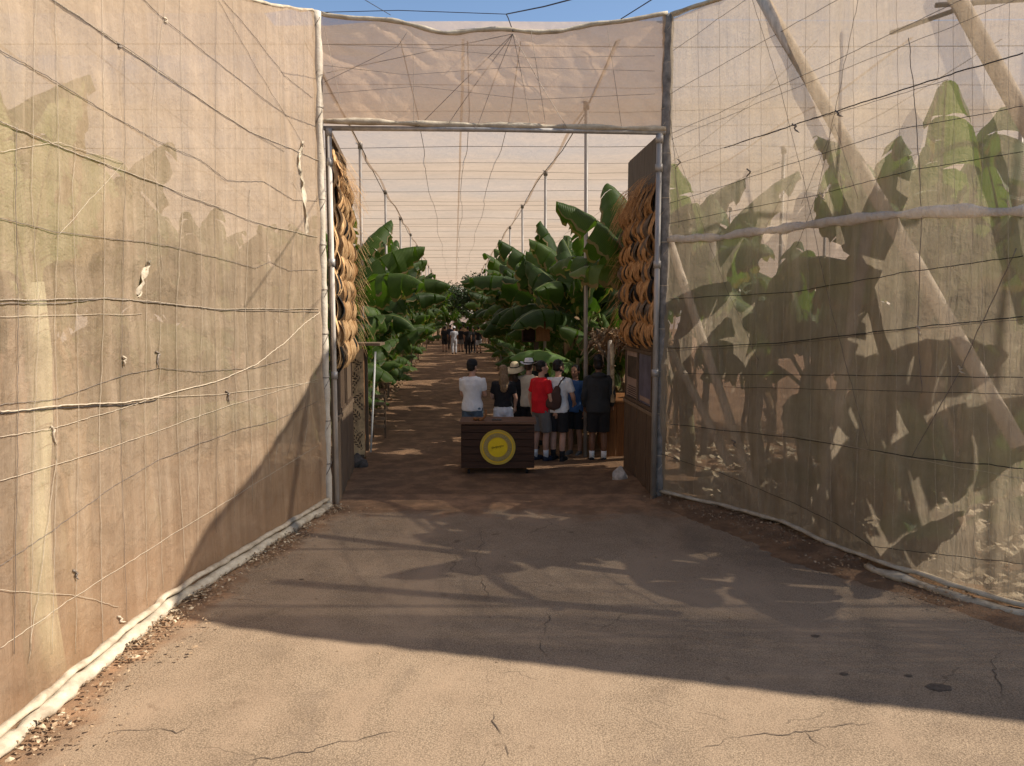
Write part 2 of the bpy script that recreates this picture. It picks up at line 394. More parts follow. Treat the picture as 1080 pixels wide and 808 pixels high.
def trace(side, pts, off=.035, jig=.006, sub=16):
    Q = []
    for i in range(len(pts) - 1):
        for k in range(sub):
            u = k / sub
            xx = pts[i][0] * (1 - u) + pts[i + 1][0] * u; yy = pts[i][1] * (1 - u) + pts[i + 1][1] * u
            q = wall_pt(side, xx + 1.2 * noise.noise(Vector((yy * .05, pts[0][0], 0))), yy + 1.0 * noise.noise(Vector((xx * .035, pts[0][1] * .37, 0))), off)
            if q: Q.append(q + Vector((random.uniform(-jig, jig), random.uniform(-jig, jig), random.uniform(-jig, jig))))
    q = wall_pt(side, *pts[-1], off)
    if q: Q.append(q)
    return Q
def net_wall(name, P, topf, mat, parent, step, zstep, amp, seed, inward, botf=lambda p: 0.0):
    L = smoothline(densify(P, step), 6); V = []; F = []; nz = int(6.6 / zstep)
    for i, p in enumerate(L):
        t = (L[min(i + 1, len(L) - 1)] - L[max(i - 1, 0)]).normalized(); n = Vector((t.y, -t.x, 0)) * inward
        top = topf(p); bot = botf(p)
        s = i * step
        for k in range(nz + 1):
            u = k / nz; z = bot + (top - bot) * u
            d = amp * (noise.noise(Vector((s * .55, z * .35, seed))) * 2.2 + noise.noise(Vector((s * 4.0, z * .45, seed + 5))) * .55 + noise.noise(Vector((s * 9, z * 1.2, seed + 9))) * .22
                       + noise.noise(Vector((s * 1.5 + z * 1.2, z * 2.0 - s, seed + 3))) * .4)
            d += .016 * abs(math.sin((z + .25 * noise.noise(Vector((s * .5, z * .4, seed + 20)))) * PI / .78 + s * .25)) + .010 * noise.noise(Vector((s * 1.1 + z * 3.0, z * 6.5 - s * 1.5, seed + 30)))
            d *= min(1, .25 + 3 * u * (1 - u) * 1.5)
            V.append(p + n * (d + .02) + Vector((0, 0, z)))
    for i in range(len(L) - 1):
        for k in range(nz):
            a = i * (nz + 1) + k; F.append([a, a + nz + 1, a + nz + 2, a + 1])
    return mesh_obj(name, V, F, mat, parent, True), L

# ------------------------------------------------------------------ ground
def ground_sheet():
    V = []; F = []; xs = [-300, -120, -60] + [-35 + .7 * i for i in range(101)] + [60, 120, 300]; ys = [-60, -20] + [-4 + .7 * i for i in range(170)] + [150, 300, 600]
    for y in ys:
        for x in xs:
            r = abs(x - axis(y)); h = 0
            if y > 10.8 and r > 2.1: h = min(1, (r - 2.1) / .8) * (.09 + .10 * noise.noise(Vector((x * .6, y * .6, 3))))
            if abs(x) > 36 or y > 118: h = 0
            if y < 11: h = 0
            V.append(Vector((x, y, max(h, 0) + (.012 * noise.noise(Vector((x * 1.3, y * 1.3, 0))) if y > 11 else 0))))
    nx = len(xs)
    for j in range(len(ys) - 1):
        for i in range(nx - 1): F.append([j * nx + i, j * nx + i + 1, (j + 1) * nx + i + 1, (j + 1) * nx + i])
    o = mesh_obj('ground', V, F, M['ground'], None, True); tag(o, 'red brown earth of the plantation and its lane', None, None, 'structure')
ground_sheet()
def seg_dist(p, P):
    best = 1e9
    for i in range(len(P) - 1):
        a, b = Vector(P[i]), Vector(P[i + 1]); e = b - a
        t = max(0, min(1, (p - a).dot(e) / e.dot(e))); best = min(best, (p - a - e * t).length)
    return best
def interpx(P, y):
    for i in range(len(P) - 1):
        a, b = P[i], P[i + 1]
        if min(a[1], b[1]) <= y <= max(a[1], b[1]) and a[1] != b[1]:
            return a[0] + (b[0] - a[0]) * (y - a[1]) / (b[1] - a[1])
    return None
def pavement():
    ys = [-5 + .1 * i for i in range(158)]; V = []; F = []; E = []; st = .1
    idx = {}
    for j, y in enumerate(ys):
        xl = interpx(LW[1:], y); xr = interpx(RW, y)
        if xl is None: xl = -3.2
        if xr is None: xr = 25 if y < 1.5 else 2.1
        i0, i1 = int(round((xl - .05) / st)), int(round((min(xr, 13) + .05) / st))
        for i in range(i0, i1 + 1):
            p = Vector((i * st, y)); d = min(seg_dist(p, LW[1:]), seg_dist(p, RW), max(0, 10.25 - y) * .55)
            idx[i, j] = len(V); V.append(Vector((p.x, y, .006))); E.append(min(1, d / .75))
    for (i, j) in list(idx):
        if (i + 1, j) in idx and (i, j + 1) in idx and (i + 1, j + 1) in idx:
            F.append([idx[i, j], idx[i + 1, j], idx[i + 1, j + 1], idx[i, j + 1]])
    o = mesh_obj('pavement', V, F, M['pave'], None, True); tag(o, 'dusty cracked asphalt apron in front of the gate', None, None, 'structure')
    a = o.data.attributes.new('edge', 'FLOAT', 'POINT'); a.data.foreach_set('value', E)
    return o
pv = pavement()
def crack(pts, wd=.0036):
    G = [ground(*p) for p in pts]; Q = []
    for i in range(len(G) - 1):
        n = max(2, int((G[i + 1] - G[i]).length / .025))
        for k in range(n):
            p = G[i].lerp(G[i + 1], k / n)
            f = noise.noise_vector(p * 2.1) * .10 + noise.noise_vector(p * 9) * .045 + noise.noise_vector(p * 27) * .02
            Q.append(Vector((p.x + f.x, p.y + f.y, .0105)))
    V = []; F = []
    for i, p in enumerate(Q):
        t = (Q[min(i + 1, len(Q) - 1)] - Q[max(0, i - 1)]).normalized(); n = Vector((-t.y, t.x, 0))
        ww = wd * max(.08, .55 + 1.1 * noise.noise(p * 5)) * min(1, i / 4, (len(Q) - 1 - i) / 4 + .02)
        V += [p + n * ww, p - n * ww]
    for i in range(len(Q) - 1): F.append([2 * i, 2 * i + 1, 2 * i + 3, 2 * i + 2])
    mesh_obj('crack', V, F, M['crack'], pv)
for c in ([(504, 560), (508, 600), (515, 636)], [(533, 735), (530, 770), (534, 806)], [(572, 640), (576, 680), (592, 706)], [(650, 742), (672, 760), (702, 775)],
          [(740, 790), (790, 775), (850, 767), (930, 768)], [(852, 768), (884, 800)], [(45, 778), (120, 775), (205, 772)], [(262, 800), (330, 797), (400, 775), (430, 765)],
          [(1055, 690), (1045, 730), (1052, 745)]):
    crack(c)

# ------------------------------------------------------------------ net walls
def topL(p):
    if p.y > 7.9: return 5.9 + (6.46 - 5.9) * min(1, (p.y - 7.9) / 2.0) ** 1.3
    return 5.9
def topR(p):
    return 6.62 + .07 * math.sin(p.y * 1.7 + p.x) * (1 if p.y < 9.8 else 0)
wl = empty('net_wall', (0, 0, 0), 0, 'tan shade net wall left of the asphalt, lit by sun with a diagonal shadow', 'net wall')
nwl, LL = net_wall('net', LW, topL, M['net_left'], wl, .045, .07, .030, 2.0, 1)
wr = empty('net_wall', (0, 0, 0), 0, 'greyish shade net wall curving along the right side with plants showing through', 'net wall')
def botR(p): return .13 + .06 * noise.noise(Vector((p.x, p.y, 2)))
nwr, RL = net_wall('net', RW, topR, M['net_right'], wr, .05, .07, .034, 11.0, 1, botR)

from mathutils.bvhtree import BVHTree
for sd_, ob_ in (('L', nwl), ('R', nwr)):
    TREES[sd_] = BVHTree.FromPolygons([v.co.copy() for v in ob_.data.vertices], [list(p.vertices) for p in ob_.data.polygons])
def hem(L, zf, rf, mat, parent, name, side, off=0.04, sd=0, rng=None):
    mb = MB(); P = []; Rr = []
    for i, p in enumerate(L):
        if rng and not (rng[0] <= p.y <= rng[1]): continue
        t = (L[min(i + 1, len(L) - 1)] - L[max(i - 1, 0)]).normalized(); n = Vector((t.y, -t.x, 0))
        wob = noise.noise(Vector((i * .11, sd, 0)))
        P.append(p + n * (off + .03 * noise.noise(Vector((i * .2, sd + 4, 0)))) + Vector((0, 0, zf(p) + .02 * wob)))
        Rr.append(rf * (1 + .45 * noise.noise(Vector((i * .23, sd + 9, 0)))))
    mb.tube(P[::2], Rr[::2], 9, .7)
    for i, v in enumerate(mb.V): mb.V[i] = v + noise.noise_vector(v * 14) * rf * .25
    return mb.build(name, mat, parent, True)
hem([p for p in LL if p.x > -3.4 and p.y > .6], lambda p: .05, .065, M['hem_w'], wl, 'folded_hem', 1, .07, 1)
hem([p for p in LL if p.x > -3.4 and p.y > .6], lambda p: .13, .035, M['hem'], wl, 'folded_hem', 1, .05, 6)
hem([p for p in LL if p.y > 2], lambda p: topL(p), .028, M['hem'], wl, 'top_hem', 1, 0, 2)
hem(RL, lambda p: botR(p), .034, M['hem_w'], wr, 'folded_hem', 1, .03, 3)
hem([p for p in RL if p.y < 7.5], lambda p: botR(p) - .07, .055, M['hem'], wr, 'folded_hem', 1, .10, 8)
hem(RL, lambda p: topR(p), .04, M['hem_w'], wr, 'top_hem', 1, 0, 4)

def wire(side, pts, r, mat, off=.04, jig=.003, name='wire'):
    Q = trace(side, pts, off, jig)
    if len(Q) < 2: return
    MB().tube(Q, r * .52, 5).build(name, mat, wl if side == 'L' else wr, True)
# left
for pts, r, m in [
    ([(40, -12), (158, 69), (260, 137), (312, 159), (338, 170)], .010, 'rope'), ([(40, -10), (158, 67), (225, 115), (300, 160)], .005, 'wire'),
    ([(140, -12), (174, 21), (260, 90), (302, 122), (333, 133)], .006, 'wire'), ([(0, 53), (50, 80), (125, 126), (165, 148), (210, 168), (240, 191), (278, 192), (310, 211), (335, 212)], .006, 'wire'),
    ([(0, 128), (80, 162), (165, 193), (270, 235), (335, 250)], .009, 'rope'), ([(0, 230), (60, 245), (165, 257), (215, 268), (270, 283), (285, 276), (305, 285), (335, 285)], .005, 'wire'),
    ([(0, 317), (110, 315), (160, 318), (230, 326), (336, 326)], .009, 'rope'), ([(0, 320), (70, 320), (115, 314), (180, 321), (230, 327), (336, 329)], .007, 'wire'),
    ([(0, 334), (150, 331)], .004, 'wire_lt'), ([(0, 434), (60, 428), (130, 425), (165, 419), (235, 400), (270, 384), (300, 362), (322, 340), (337, 329)], .011, 'wire_lt'),
    ([(0, 436.5), (60, 430.5), (130, 427.5), (165, 421.5)], .010, 'wire_dk'),
    ([(0, 427), (60, 421), (130, 396), (168, 388), (210, 392), (270, 388), (305, 378)], .005, 'wire'), ([(0, 461), (55, 452), (120, 433), (160, 420), (240, 415), (335, 403)], .005, 'wire_lt'),
    ([(0, 507), (100, 478), (165, 455), (240, 428), (335, 400)], .005, 'wire_lt'), ([(110, 520), (165, 486), (245, 455), (290, 444), (335, 423)], .005, 'wire'),
    ([(0, 597), (55, 560), (110, 520)], .005, 'wire'), ([(0, 684), (75, 632), (172, 570), (335, 470)], .005, 'wire_lt'), ([(0, 622), (80, 628), (125, 640)], .004, 'wire_lt'),
    ([(235, 0), (262, 30), (300, 80), (330, 103)], .005, 'wire'), ([(230, 0), (280, 88), (322, 155)], .004, 'wire'), ([(0, 160), (60, 150), (130, 172), (60, 250)], .004, 'wire_lt')]:
    wire('L', pts, r, M[m])
rnd = random.Random(3)
for i, x in enumerate([18, 38, 58, 80, 108, 131, 151, 167, 190, 212, 228, 246, 262, 280, 294, 308, 322]):
    y1 = 790 - 1.0 * x; x2 = x + rnd.uniform(-6, 6)
    y0 = -12 if i % 3 else rnd.uniform(30, 220)
    wire('L', [(x, y0), (x + rnd.uniform(-5, 5), 200), (x + rnd.uniform(-5, 5), 330), (x + rnd.uniform(-4, 4), 450), (x2, min(y1, 690))], .0032 if i % 4 else .0042, M['wire_lt'] if i % 5 else M['wire'], .05, name='thread')
wire('L', [(60, 480), (30, 700)], .004, M['wire_lt']); wire('L', [(175, 0), (160, 120), (172, 300)], .003, M['wire_lt'])
# right
RWR = [([(705, 57), (786, 0), (800, -10)], .007, 'wire'), ([(705, 100), (883, 0), (900, -10)], .007, 'wire'), ([(708, 141), (864, 72), (1030, -8)], .007, 'wire'),
    ([(708, 147), (838, 93), (1000, 30), (1080, -4)], .006, 'wire'), ([(764, 156), (838, 132), (883, 117), (985, 84), (1079, 56)], .014, 'wire_dk'),
    ([(700, 178), (838, 131), (883, 119), (1000, 84)], .006, 'wire'), ([(705, 215), (838, 171), (946, 137), (1079, 112)], .007, 'wire_dk'), ([(705, 236), (860, 206), (960, 180), (1079, 160)], .007, 'wire_dk'),
    ([(697, 316), (838, 308), (950, 288), (1079, 270)], .009, 'wire_dk'), ([(694, 368), (820, 362), (968, 345), (1079, 334)], .011, 'wire_dk'), ([(694, 371), (820, 364), (968, 347), (1079, 337)], .006, 'wire'),
    ([(697, 394), (1079, 398)], .008, 'wire_dk'), ([(764, 408), (1079, 416)], .006, 'wire_dk'), ([(694, 446), (838, 462), (968, 483), (1079, 494)], .010, 'wire_dk'),
    ([(772, 447), (968, 485), (1079, 505)], .006, 'wire_lt'), ([(697, 479), (757, 498), (838, 531), (883, 553), (919, 576), (1079, 595)], .007, 'wire_dk'),
    ([(907, -10), (881, 115), (862, 205), (840, 260)], .006, 'wire'), ([(1072, 262), (1013, 390), (961, 483)], .010, 'wire'), ([(790, -10), (822, 90), (850, 200), (870, 300), (915, 470)], .006, 'wire'),
    ([(845, 215), (880, 130), (905, 210)], .005, 'wire'), ([(958, 40), (966, 120), (972, 225), (968, 345), (972, 415)], .009, 'wire'), ([(703, 130), (760, 290), (800, 380)], .005, 'wire'),
    ([(880, 150), (893, 230)], .004, 'wire'), ([(764, 410), (770, 330), (802, 250), (840, 180)], .004, 'wire_lt'), ([(700, 60), (712, 170), (716, 240)], .007, 'wire')]
for pts, r, m in RWR: wire('R', pts, r * .85, M[m], .04)
for i, x in enumerate([735, 758, 790, 802, 830, 850, 875, 900, 925, 945, 990, 1005, 1025, 1040, 1065]):
    y1 = 520 + (x - 700) * .33
    wire('R', [(x, -10), (x + rnd.uniform(-5, 5), 200), (x + rnd.uniform(-5, 5), 330), (x + rnd.uniform(-6, 6), 450), (x + rnd.uniform(-5, 5), y1)], .0035, M['wire_lt'], .05, name='thread')
Q = trace('R', [(700, 253), (764, 250), (810, 243), (857, 236), (968, 224), (1079, 222)], .05, 0, 14)
mb = MB().tube(Q, [.036 * (.75 + .45 * abs(math.sin(i * PI / 13)) + .4 * noise.noise(Vector((i * .35, 0, 0)))) for i in range(len(Q))], 10, 1.3)
for i, v in enumerate(mb.V): mb.V[i] = v + noise.noise_vector(v * 12) * .012 + noise.noise_vector(v * 3) * .02
mb.build('rolled_seam', M['seam'], wr, True)
for k, (sd_, px, py, dx, dy) in enumerate((('L', 240, 414, 2, 12), ('L', 56, 452, 4, 18), ('L', 166, 372, 1, 16), ('L', 131, 377, 0, 10), ('L', 80, 604, 3, 7), ('L', 127, 652, 6, 4), ('L', 125, 46, 4, 3), ('L', 174, 20, 3, 4),
        ('R', 883, 119, 6, 4), ('R', 716, 170, -4, 8), ('R', 838, 132, 5, 8), ('R', 968, 346, 3, 9), ('R', 774, 466, 3, 6), ('R', 1012, 388, 6, 6), ('R', 790, 180, -3, 7), ('R', 866, 205, 4, 6))):
    Q = trace(sd_, [(px - 2, py - 2), (px + 2, py + 1), (px, py + 3), (px + dx, py + dy)], .05, .006, 4)
    if len(Q) > 3: MB().tube(Q, [.009] * (len(Q) - 2) + [.005, .003], 5).build('knotted_tie', M['wire_lt'] if k % 2 else M['wire'], wl if sd_ == 'L' else wr, True)
# torn strip hanging by the left gate post
def strip(name, pts, widths, mat, parent, nrm, crum=.02):
    V = []; F = []; nrm = Vector(nrm).normalized()
    for i, p in enumerate(pts):
        t = (pts[min(i + 1, len(pts) - 1)] - pts[max(0, i - 1)]).normalized(); s = t.cross(nrm).normalized()
        for k in range(5):
            u = k / 4 - .5
            V.append(p + s * u * widths[i] * 2 + nrm * (.02 * math.cos(u * 9 + i)) + noise.noise_vector(p * 9 + Vector((u * 5, 0, 0))) * crum)
    for i in range(len(pts) - 1):
        for k in range(4): F.append([i * 5 + k, i * 5 + k + 1, (i + 1) * 5 + k + 1, (i + 1) * 5 + k])
    return mesh_obj(name, V, F, mat, parent, True)
Q = trace('L', [(319, 150), (315, 170), (320, 200), (324, 246)], .06, .004, 8)
strip('torn_flap', Q, [.012 + .03 * math.sin(i / len(Q) * 2.6) * (.6 + .6 * abs(noise.noise(Vector((i * .5, 0, 0))))) for i in range(len(Q))], M['hem_w'], wl, (1, -.1, 0))
Q = trace('L', [(157, 275), (151, 290), (146, 312)], .06, .004, 6)
strip('torn_flap', Q, [.03 * max(.15, math.sin(i / len(Q) * 3)) for i in range(len(Q))], M['hem_w'], wl, (1, -.1, 0))

# ------------------------------------------------------------------ roof net
rf = empty('net_roof', (0, 0, 0), 0, 'cream shade net roof stretched over the plantation on wires', 'net roof')
def roofz(x, y):
    near = max(0, min(1, (14.0 - y) / 3.0))
    z = 6.28 + .28 * near * near * (3 - 2 * near) + .07 * math.sin((y - 13.5) / 6.2 * 2 * PI) + .06 * noise.noise(Vector((x * .3, y * .3, 1)))
    if x < -2.4 and y < 12: z = 5.87 + (.62 * min(1, (y - 7.9) / 2.0) ** 1.3 if y > 7.9 else 0)
    return z
def roof_grid():
    V = []; F = []
    def grid(xf0, xf1, y0, y1, nx, ny):
        n = len(V)
        for j in range(ny + 1):
            y = y0 + (y1 - y0) * j / ny; a, b = xf0(y), xf1(y)
            for i in range(nx + 1):
                x = a + (b - a) * i / nx; V.append(Vector((x, y, roofz(x, y))))
        for j in range(ny):
            for i in range(nx): F.append([n + j * (nx + 1) + i, n + j * (nx + 1) + i + 1, n + (j + 1) * (nx + 1) + i + 1, n + (j + 1) * (nx + 1) + i])
    grid(lambda y: -34, lambda y: 34, 10.5, 112, 110, 260)
    grid(lambda y: -34, lambda y: (interpx(LW, y) or -3.2), .5, 10.5, 40, 24)
    def xr(y):
        q = interpx(RW, y); return 34 if q is None else q
    grid(xr, lambda y: 34, 1.2, 10.48, 60, 30)
    return mesh_obj('net', V, F, M['net_roof'], rf, True)
roof_grid()
for k in range(46):
    y = 11.2 + 1.35 * k * (1 + k * .010)
    if y > 108: break
    MB().tube([Vector((x, y + .1 * math.sin(x * .3 + k), roofz(x, y) - .03)) for x in range(-22, 27, 3)], .004 if k % 4 else .006, 4).build('cross_wire', M['wire'], rf)
for k, xo in enumerate((-2.05, -.7, .25, 1.0, 2.35, 5.2, 7.8, 10.4, 13, -5.2, -8.4)):
    MB().tube([Vector((xo + axis(y) + .06 * math.sin(y * .5), y, roofz(xo + axis(y), y) - .05)) for y in range(11, 106, 3)], .011 if xo in (-2.05, 2.35) else .006, 4).build('long_wire', M['wire'], rf)
# seams where two widths of cloth overlap
for xo, ww in ((-2.05, .05), (.15, .04), (2.35, .05), (6.5, .05), (-6.5, .05)):
    V = []; F = []
    for j in range(95):
        y = 11 + j; x = xo + axis(y)
        for s in (-1, 1): V.append(Vector((x + s * ww * (.6 + .5 * noise.noise(Vector((y * .6, xo, s)))), y, roofz(x, y) - .02)))
    for j in range(94): F.append([2 * j, 2 * j + 1, 2 * j + 3, 2 * j + 2])
    mesh_obj('seam', V, F, M['net_roof'], rf, True)
# cables crossing over the entrance; they draw the thin shadow lines on the asphalt
for y, z in ((8.17, 6.5), (6.54, 6.5)):
    MB().tube([Vector((x * .5, y, z - .03 * math.sin(x))) for x in range(9, 26)], .028, 6).build('brace_cable', M['wire_dk'], rf)
for k, (a, b) in enumerate((((5.25, 10.8, 6.5), (7.2, 7.2, 6.5)), ((5.2, 9.6, 6.4), (8.6, 9.0, 6.4)))):
    MB().tube([Vector(a), Vector(b)], .03, 6).build('brace_cable', M['wire_dk'], rf)
# far end and side nets
def flat_net(name, P, label, H=6.25):
    V = []; F = []; L = densify(P, 1.0)
    for i, p in enumerate(L):
        for k in range(8): V.append(p + Vector((.15 * noise.noise(p * .4 + Vector((0, 0, k))), .15 * noise.noise(p * .4 + Vector((3, 0, k))), H * k / 7)))
    for i in range(len(L) - 1):
        for k in range(7): F.append([i * 8 + k, (i + 1) * 8 + k, (i + 1) * 8 + k + 1, i * 8 + k + 1])
    o = mesh_obj(name, V, F, M['net_side'], None, True); tag(o, label, 'net wall')
flat_net('net_wall', [(-34, .5), (-34, 112), (34, 112), (34, 1.2)], 'far shade net closing the plantation behind the banana rows')

# ------------------------------------------------------------------ gate frame
gp = empty('gateway', (-2.50, 10.0, 0), 0, 'tall gateway with pale lashed left post, dark wrapped right post and crossbeam', 'gateway')
def L2(p): return Vector(p) - Vector((-2.50, 10.0, 0))
def wrapped(x, y, r, h, mat, band, name='post'):
    P = []; Rr = []; n = 60
    for i in range(n + 1):
        z = h * i / n; P.append(L2((x + .012 * noise.noise(Vector((z * 1.2, x, 0))), y, z)))
        Rr.append(r * (1 + .28 * abs(math.sin(z * PI / .62)) + .12 * noise.noise(Vector((z * 5, x, 3)))))
    mb = MB().tube(P, Rr, 12)
    for i, v in enumerate(mb.V): mb.V[i] = v + noise.noise_vector(v * 11) * r * .18
    p = mb.build(name, mat, gp, True)
    bm = MB()
    bm.tube([L2((x + 1.14 * r * math.cos(a), y + 1.14 * r * math.sin(a), .03 + (h - .06) * (math.floor(a / (6 * PI)) * 6 * PI + (0 if a % (6 * PI) < 4 * PI else (a % (6 * PI) - 4 * PI) * 3)) / (66 * PI))) for a in [2 * PI * q / 12 for q in range(12 * 33)]], .007, 4)
    bm.build('lashing', band, p)
wrapped(-2.50, 9.98, .048, 6.47, M['wrap_lt'], M['wire'])
wrapped(2.105, 10.5, .062, 6.62, M['wrap_dk'], M['wire_lt'])
def pipe(x, y, r, z0, z1, mat):
    MB().tube([L2((x, y, z0)), L2((x, y, z1))], r, 14).build('pipe', mat, gp, True)
pipe(-2.385, 10.03, .03, 0, 5.02, M['pipe_w']); pipe(2.0, 10.42, .04, 0, 5.05, M['pipe'])
MB().tube([L2((-2.46, 10.06, 5.04)), L2((-.2, 10.22, 5.06)), L2((2.08, 10.44, 5.07))], .032, 12).build('crossbeam', M['pipe'], gp, True)
for z in (1.8, 3.3, 4.6, 4.98):
    MB().tube([L2((-2.385, 10.03, z - .05)), L2((-2.385, 10.03, z + .05))], .043, 12).build('pipe_clamp', M['pipe'], gp, True)
    MB().tube([L2((2.0, 10.42, z - .05)), L2((2.0, 10.42, z + .05))], .053, 12).build('pipe_clamp', M['pipe'], gp, True)

# header net above the crossbeam
hd = empty('net_header', (-.2, 10.2, 5.05), 0, 'pinkish shade net panel hung above the gate with sagging top edge', 'net panel')
def header():
    V = []; F = []; nx, nz = 110, 34
    a, b = Vector((-2.46, 10.02, 0)), Vector((2.08, 10.47, 0))
    for i in range(nx + 1):
        u = i / nx; p = a.lerp(b, u)
        top = 6.46 + .14 * u - .24 * math.sin(PI * min(1, u * 1.0)) - .02 * math.sin(u * 23) + (.04 * abs(math.sin(u * 9)))
        for k in range(nz + 1):
            v = k / nz; z = 5.08 + (top - 5.08) * v
            d = .05 * noise.noise(Vector((u * 4 + v, v * 2.5, 0))) + .02 * noise.noise(Vector((u * 22 + v * 9, v * 5 - u * 8, 3))) + .12 * math.sin(PI * v) * math.sin(PI * u) * .4
            V.append(Vector((p.x, p.y - d, z)) - Vector((-.2, 10.2, 5.05)))
    for i in range(nx):
        for k in range(nz):
            q = i * (nz + 1) + k; F.append([q, q + nz + 1, q + nz + 2, q + 1])
    mesh_obj('net', V, F, M['net_head'], hd, True)
    top = [V[i * (nz + 1) + nz] for i in range(nx + 1)]
    m = MB().tube(top[::2], [.03 * (1 + .4 * noise.noise(Vector((i * .4, 7, 0)))) for i in range(len(top[::2]))], 8)
    m.build('top_hem', M['hem_w'], hd, True)
    bot = [V[i * (nz + 1)] + Vector((0, -.02, .035)) for i in range(nx + 1)]
    m = MB().tube(bot[::2], [.022 + .026 * abs(math.sin(i * 2 * PI / 24)) for i in range(len(bot[::2]))], 8)
    for i, v in enumerate(m.V): m.V[i] = v + noise.noise_vector(v * 12) * .008
    m.build('bottom_hem', M['hem_w'], hd, True)
    o3 = Vector((-.2, 10.2, 5.05))
    def hw(pts, r, mt='wire'):
        Q = []
        for k in range(len(pts) - 1):
            for q in range(6):
                uu = q / 6; Q.append(at(pts[k][0] * (1 - uu) + pts[k + 1][0] * uu, pts[k][1] * (1 - uu) + pts[k + 1][1] * uu, 10.0 + .45 * ((pts[k][0] - 340) / 360)) - o3 + Vector((0, -.04, 0)))
        Q.append(at(*pts[-1], 10.0 + .45 * ((pts[-1][0] - 340) / 360)) - o3 + Vector((0, -.04, 0)))
        MB().tube(Q, r, 4).build('wire', M[mt], hd)
    hub = (541, 37)
    for e in ((440, 136), (470, 136), (503, 136), (560, 136), (598, 136), (345, 78)): hw([hub, ((hub[0] + e[0]) / 2 + rnd.uniform(-4, 4), (hub[1] + e[1]) / 2), e], .0035)
    hw([(342, 88), (420, 50), (430, 35)], .003)
    hw([(342, 70), (430, 80), (541, 72), (690, 76)], .0025); hw([(342, 100), (440, 92), (560, 106), (690, 100)], .0025); hw([(342, 48), (450, 52), (560, 62), (690, 60)], .0025)
    hw([(360, 110), (343, 30)], .003); hw([(437, 130), (436, 36)], .003); hw([(640, 30), (655, 134)], .003); hw([(560, 34), (575, 130), (540, 136)], .003)
header()
# thin stay wires above the gate against the sky
def skywire(name, pts, r, label):
    o = MB().tube([at(*p) for p in pts], r, 5).build(name, M['wire_dk'], None); tag(o, label, 'wire', 'stay wires above the gate')
skywire('stay_wire', [(541, 33, 10.2), (536, 19, 10.3), (534, 15, 10.3)], .007, 'short wire hook rising from the sagging middle of the gate net')
skywire('stay_wire', [(534, 15, 10.3), (574, 7, 9.0), (612, -3, 8.0)], .008, 'dark stay wire from the hook up to the right across the sky')
skywire('stay_wire', [(655, 20, 10.3), (690, -2, 9.3)], .007, 'short stay wire crossing the sky near the right post')
skywire('stay_wire', [(342, 13, 10.0), (420, 11, 10.1), (534, 15, 10.2)], .005, 'pale wire running level from the left post to the hook')
skywire('stay_wire', [(380, -3, 9.0), (412, 16, 10.1)], .004, 'fine wire slanting down to the net near the left post')

# ------------------------------------------------------------------ roof posts
def ordinal(n): return ['first', 'second', 'third', 'fourth', 'fifth', 'sixth', 'seventh', 'eighth', 'ninth', 'tenth', 'eleventh', 'twelfth', 'thirteenth', 'fourteenth', 'fifteenth', 'sixteenth', 'seventeenth', 'eighteenth', 'nineteenth', 'twentieth', 'twenty-first', 'twenty-second', 'twenty-third', 'twenty-fourth'][n]
def make_post(x, y, r, label, group, lean=0.0, zt=None):
    e = empty('support_post', (x, y, 0), 0, label, 'post', group)
    zt = zt or roofz(x, y)
    MB().tube([(0, 0, -.1), (lean, 0, zt + .05)], r, 10).build('post_shaft', M['pipe'], e, True)
    MB().tube([(lean, 0, zt - .12), (lean, 0, zt + .04)], r * 1.5, 10).build('post_cap', M['pipe'], e, True)
    return e
for k in range(10):
    y = 16.6 + 6.2 * k
    make_post(-2.05 + axis(y), y, .036, '%s thin steel post from the gate in the row left of the lane' % ordinal(k), 'steel posts left of the lane', 0 if k % 3 else .03)
for k in range(10):
    y = 13.4 + 6.2 * k
    make_post(2.35 + axis(y), y, .036, '%s thin steel post from the gate in the row right of the lane' % ordinal(k), 'steel posts right of the lane', 0 if k % 2 else -.04)
for k, (px, Y) in enumerate(((822, 17), (912, 24), (868, 20.5), (768, 27), (1067, 13.5))):
    p = at(px, 300, Y)
    make_post(p.x, Y, .04, ['thin roof post seen through the right net, upper middle', 'slim roof post seen dimly through the right net beside the long pole', 'far roof post seen through the right net between two banana crowns', 'far roof post seen through the right net nearest the gate', 'roof post seen through the right net at the right edge of the picture'][k], 'roof posts behind the right net')

# leaning poles behind the right net
def lean_pole(a, b, r, label, mat='pole', r2=None):
    o = MB().tube([a.lerp(b, k / 8) + noise.noise_vector(a.lerp(b, k / 8) * 1.1) * .015 for k in range(9)], [r + ((r2 or r) - r) * k / 8 for k in range(9)], 12).build('leaning_pole', M[mat], None, True)
    tag(o, label, 'pole', 'leaning poles behind the right net')
lean_pole(at(796, -16, 9.46), at(1075, 470, 6.74), .072, 'long thick pale pole slanting down from the top behind the right net')
lean_pole(at(1000, -18, 7.16), at(1160, 270, 6.36), .072, 'thick pole crossing the upper right corner of the right net')
lean_pole(at(917, 232, 7.95), at(866, 548, 8.75), .06, 'dark pole leaning the other way below the middle of the rolled seam', 'wrap_dk')
lean_pole(at(703, 245, 10.75), at(806, 552, 9.45), .06, 'pale pole leaning from the right gate post down to the net foot')
lean_pole(at(706, 366, 11.1), at(770, 490, 10.2), .06, 'shorter crooked pole low behind the net beside the right gate post')
lean_pole(at(752, 250, 11.3), at(742, 480, 11.1), .05, 'dark upright pole behind the net right of the gate', 'wrap_dk')

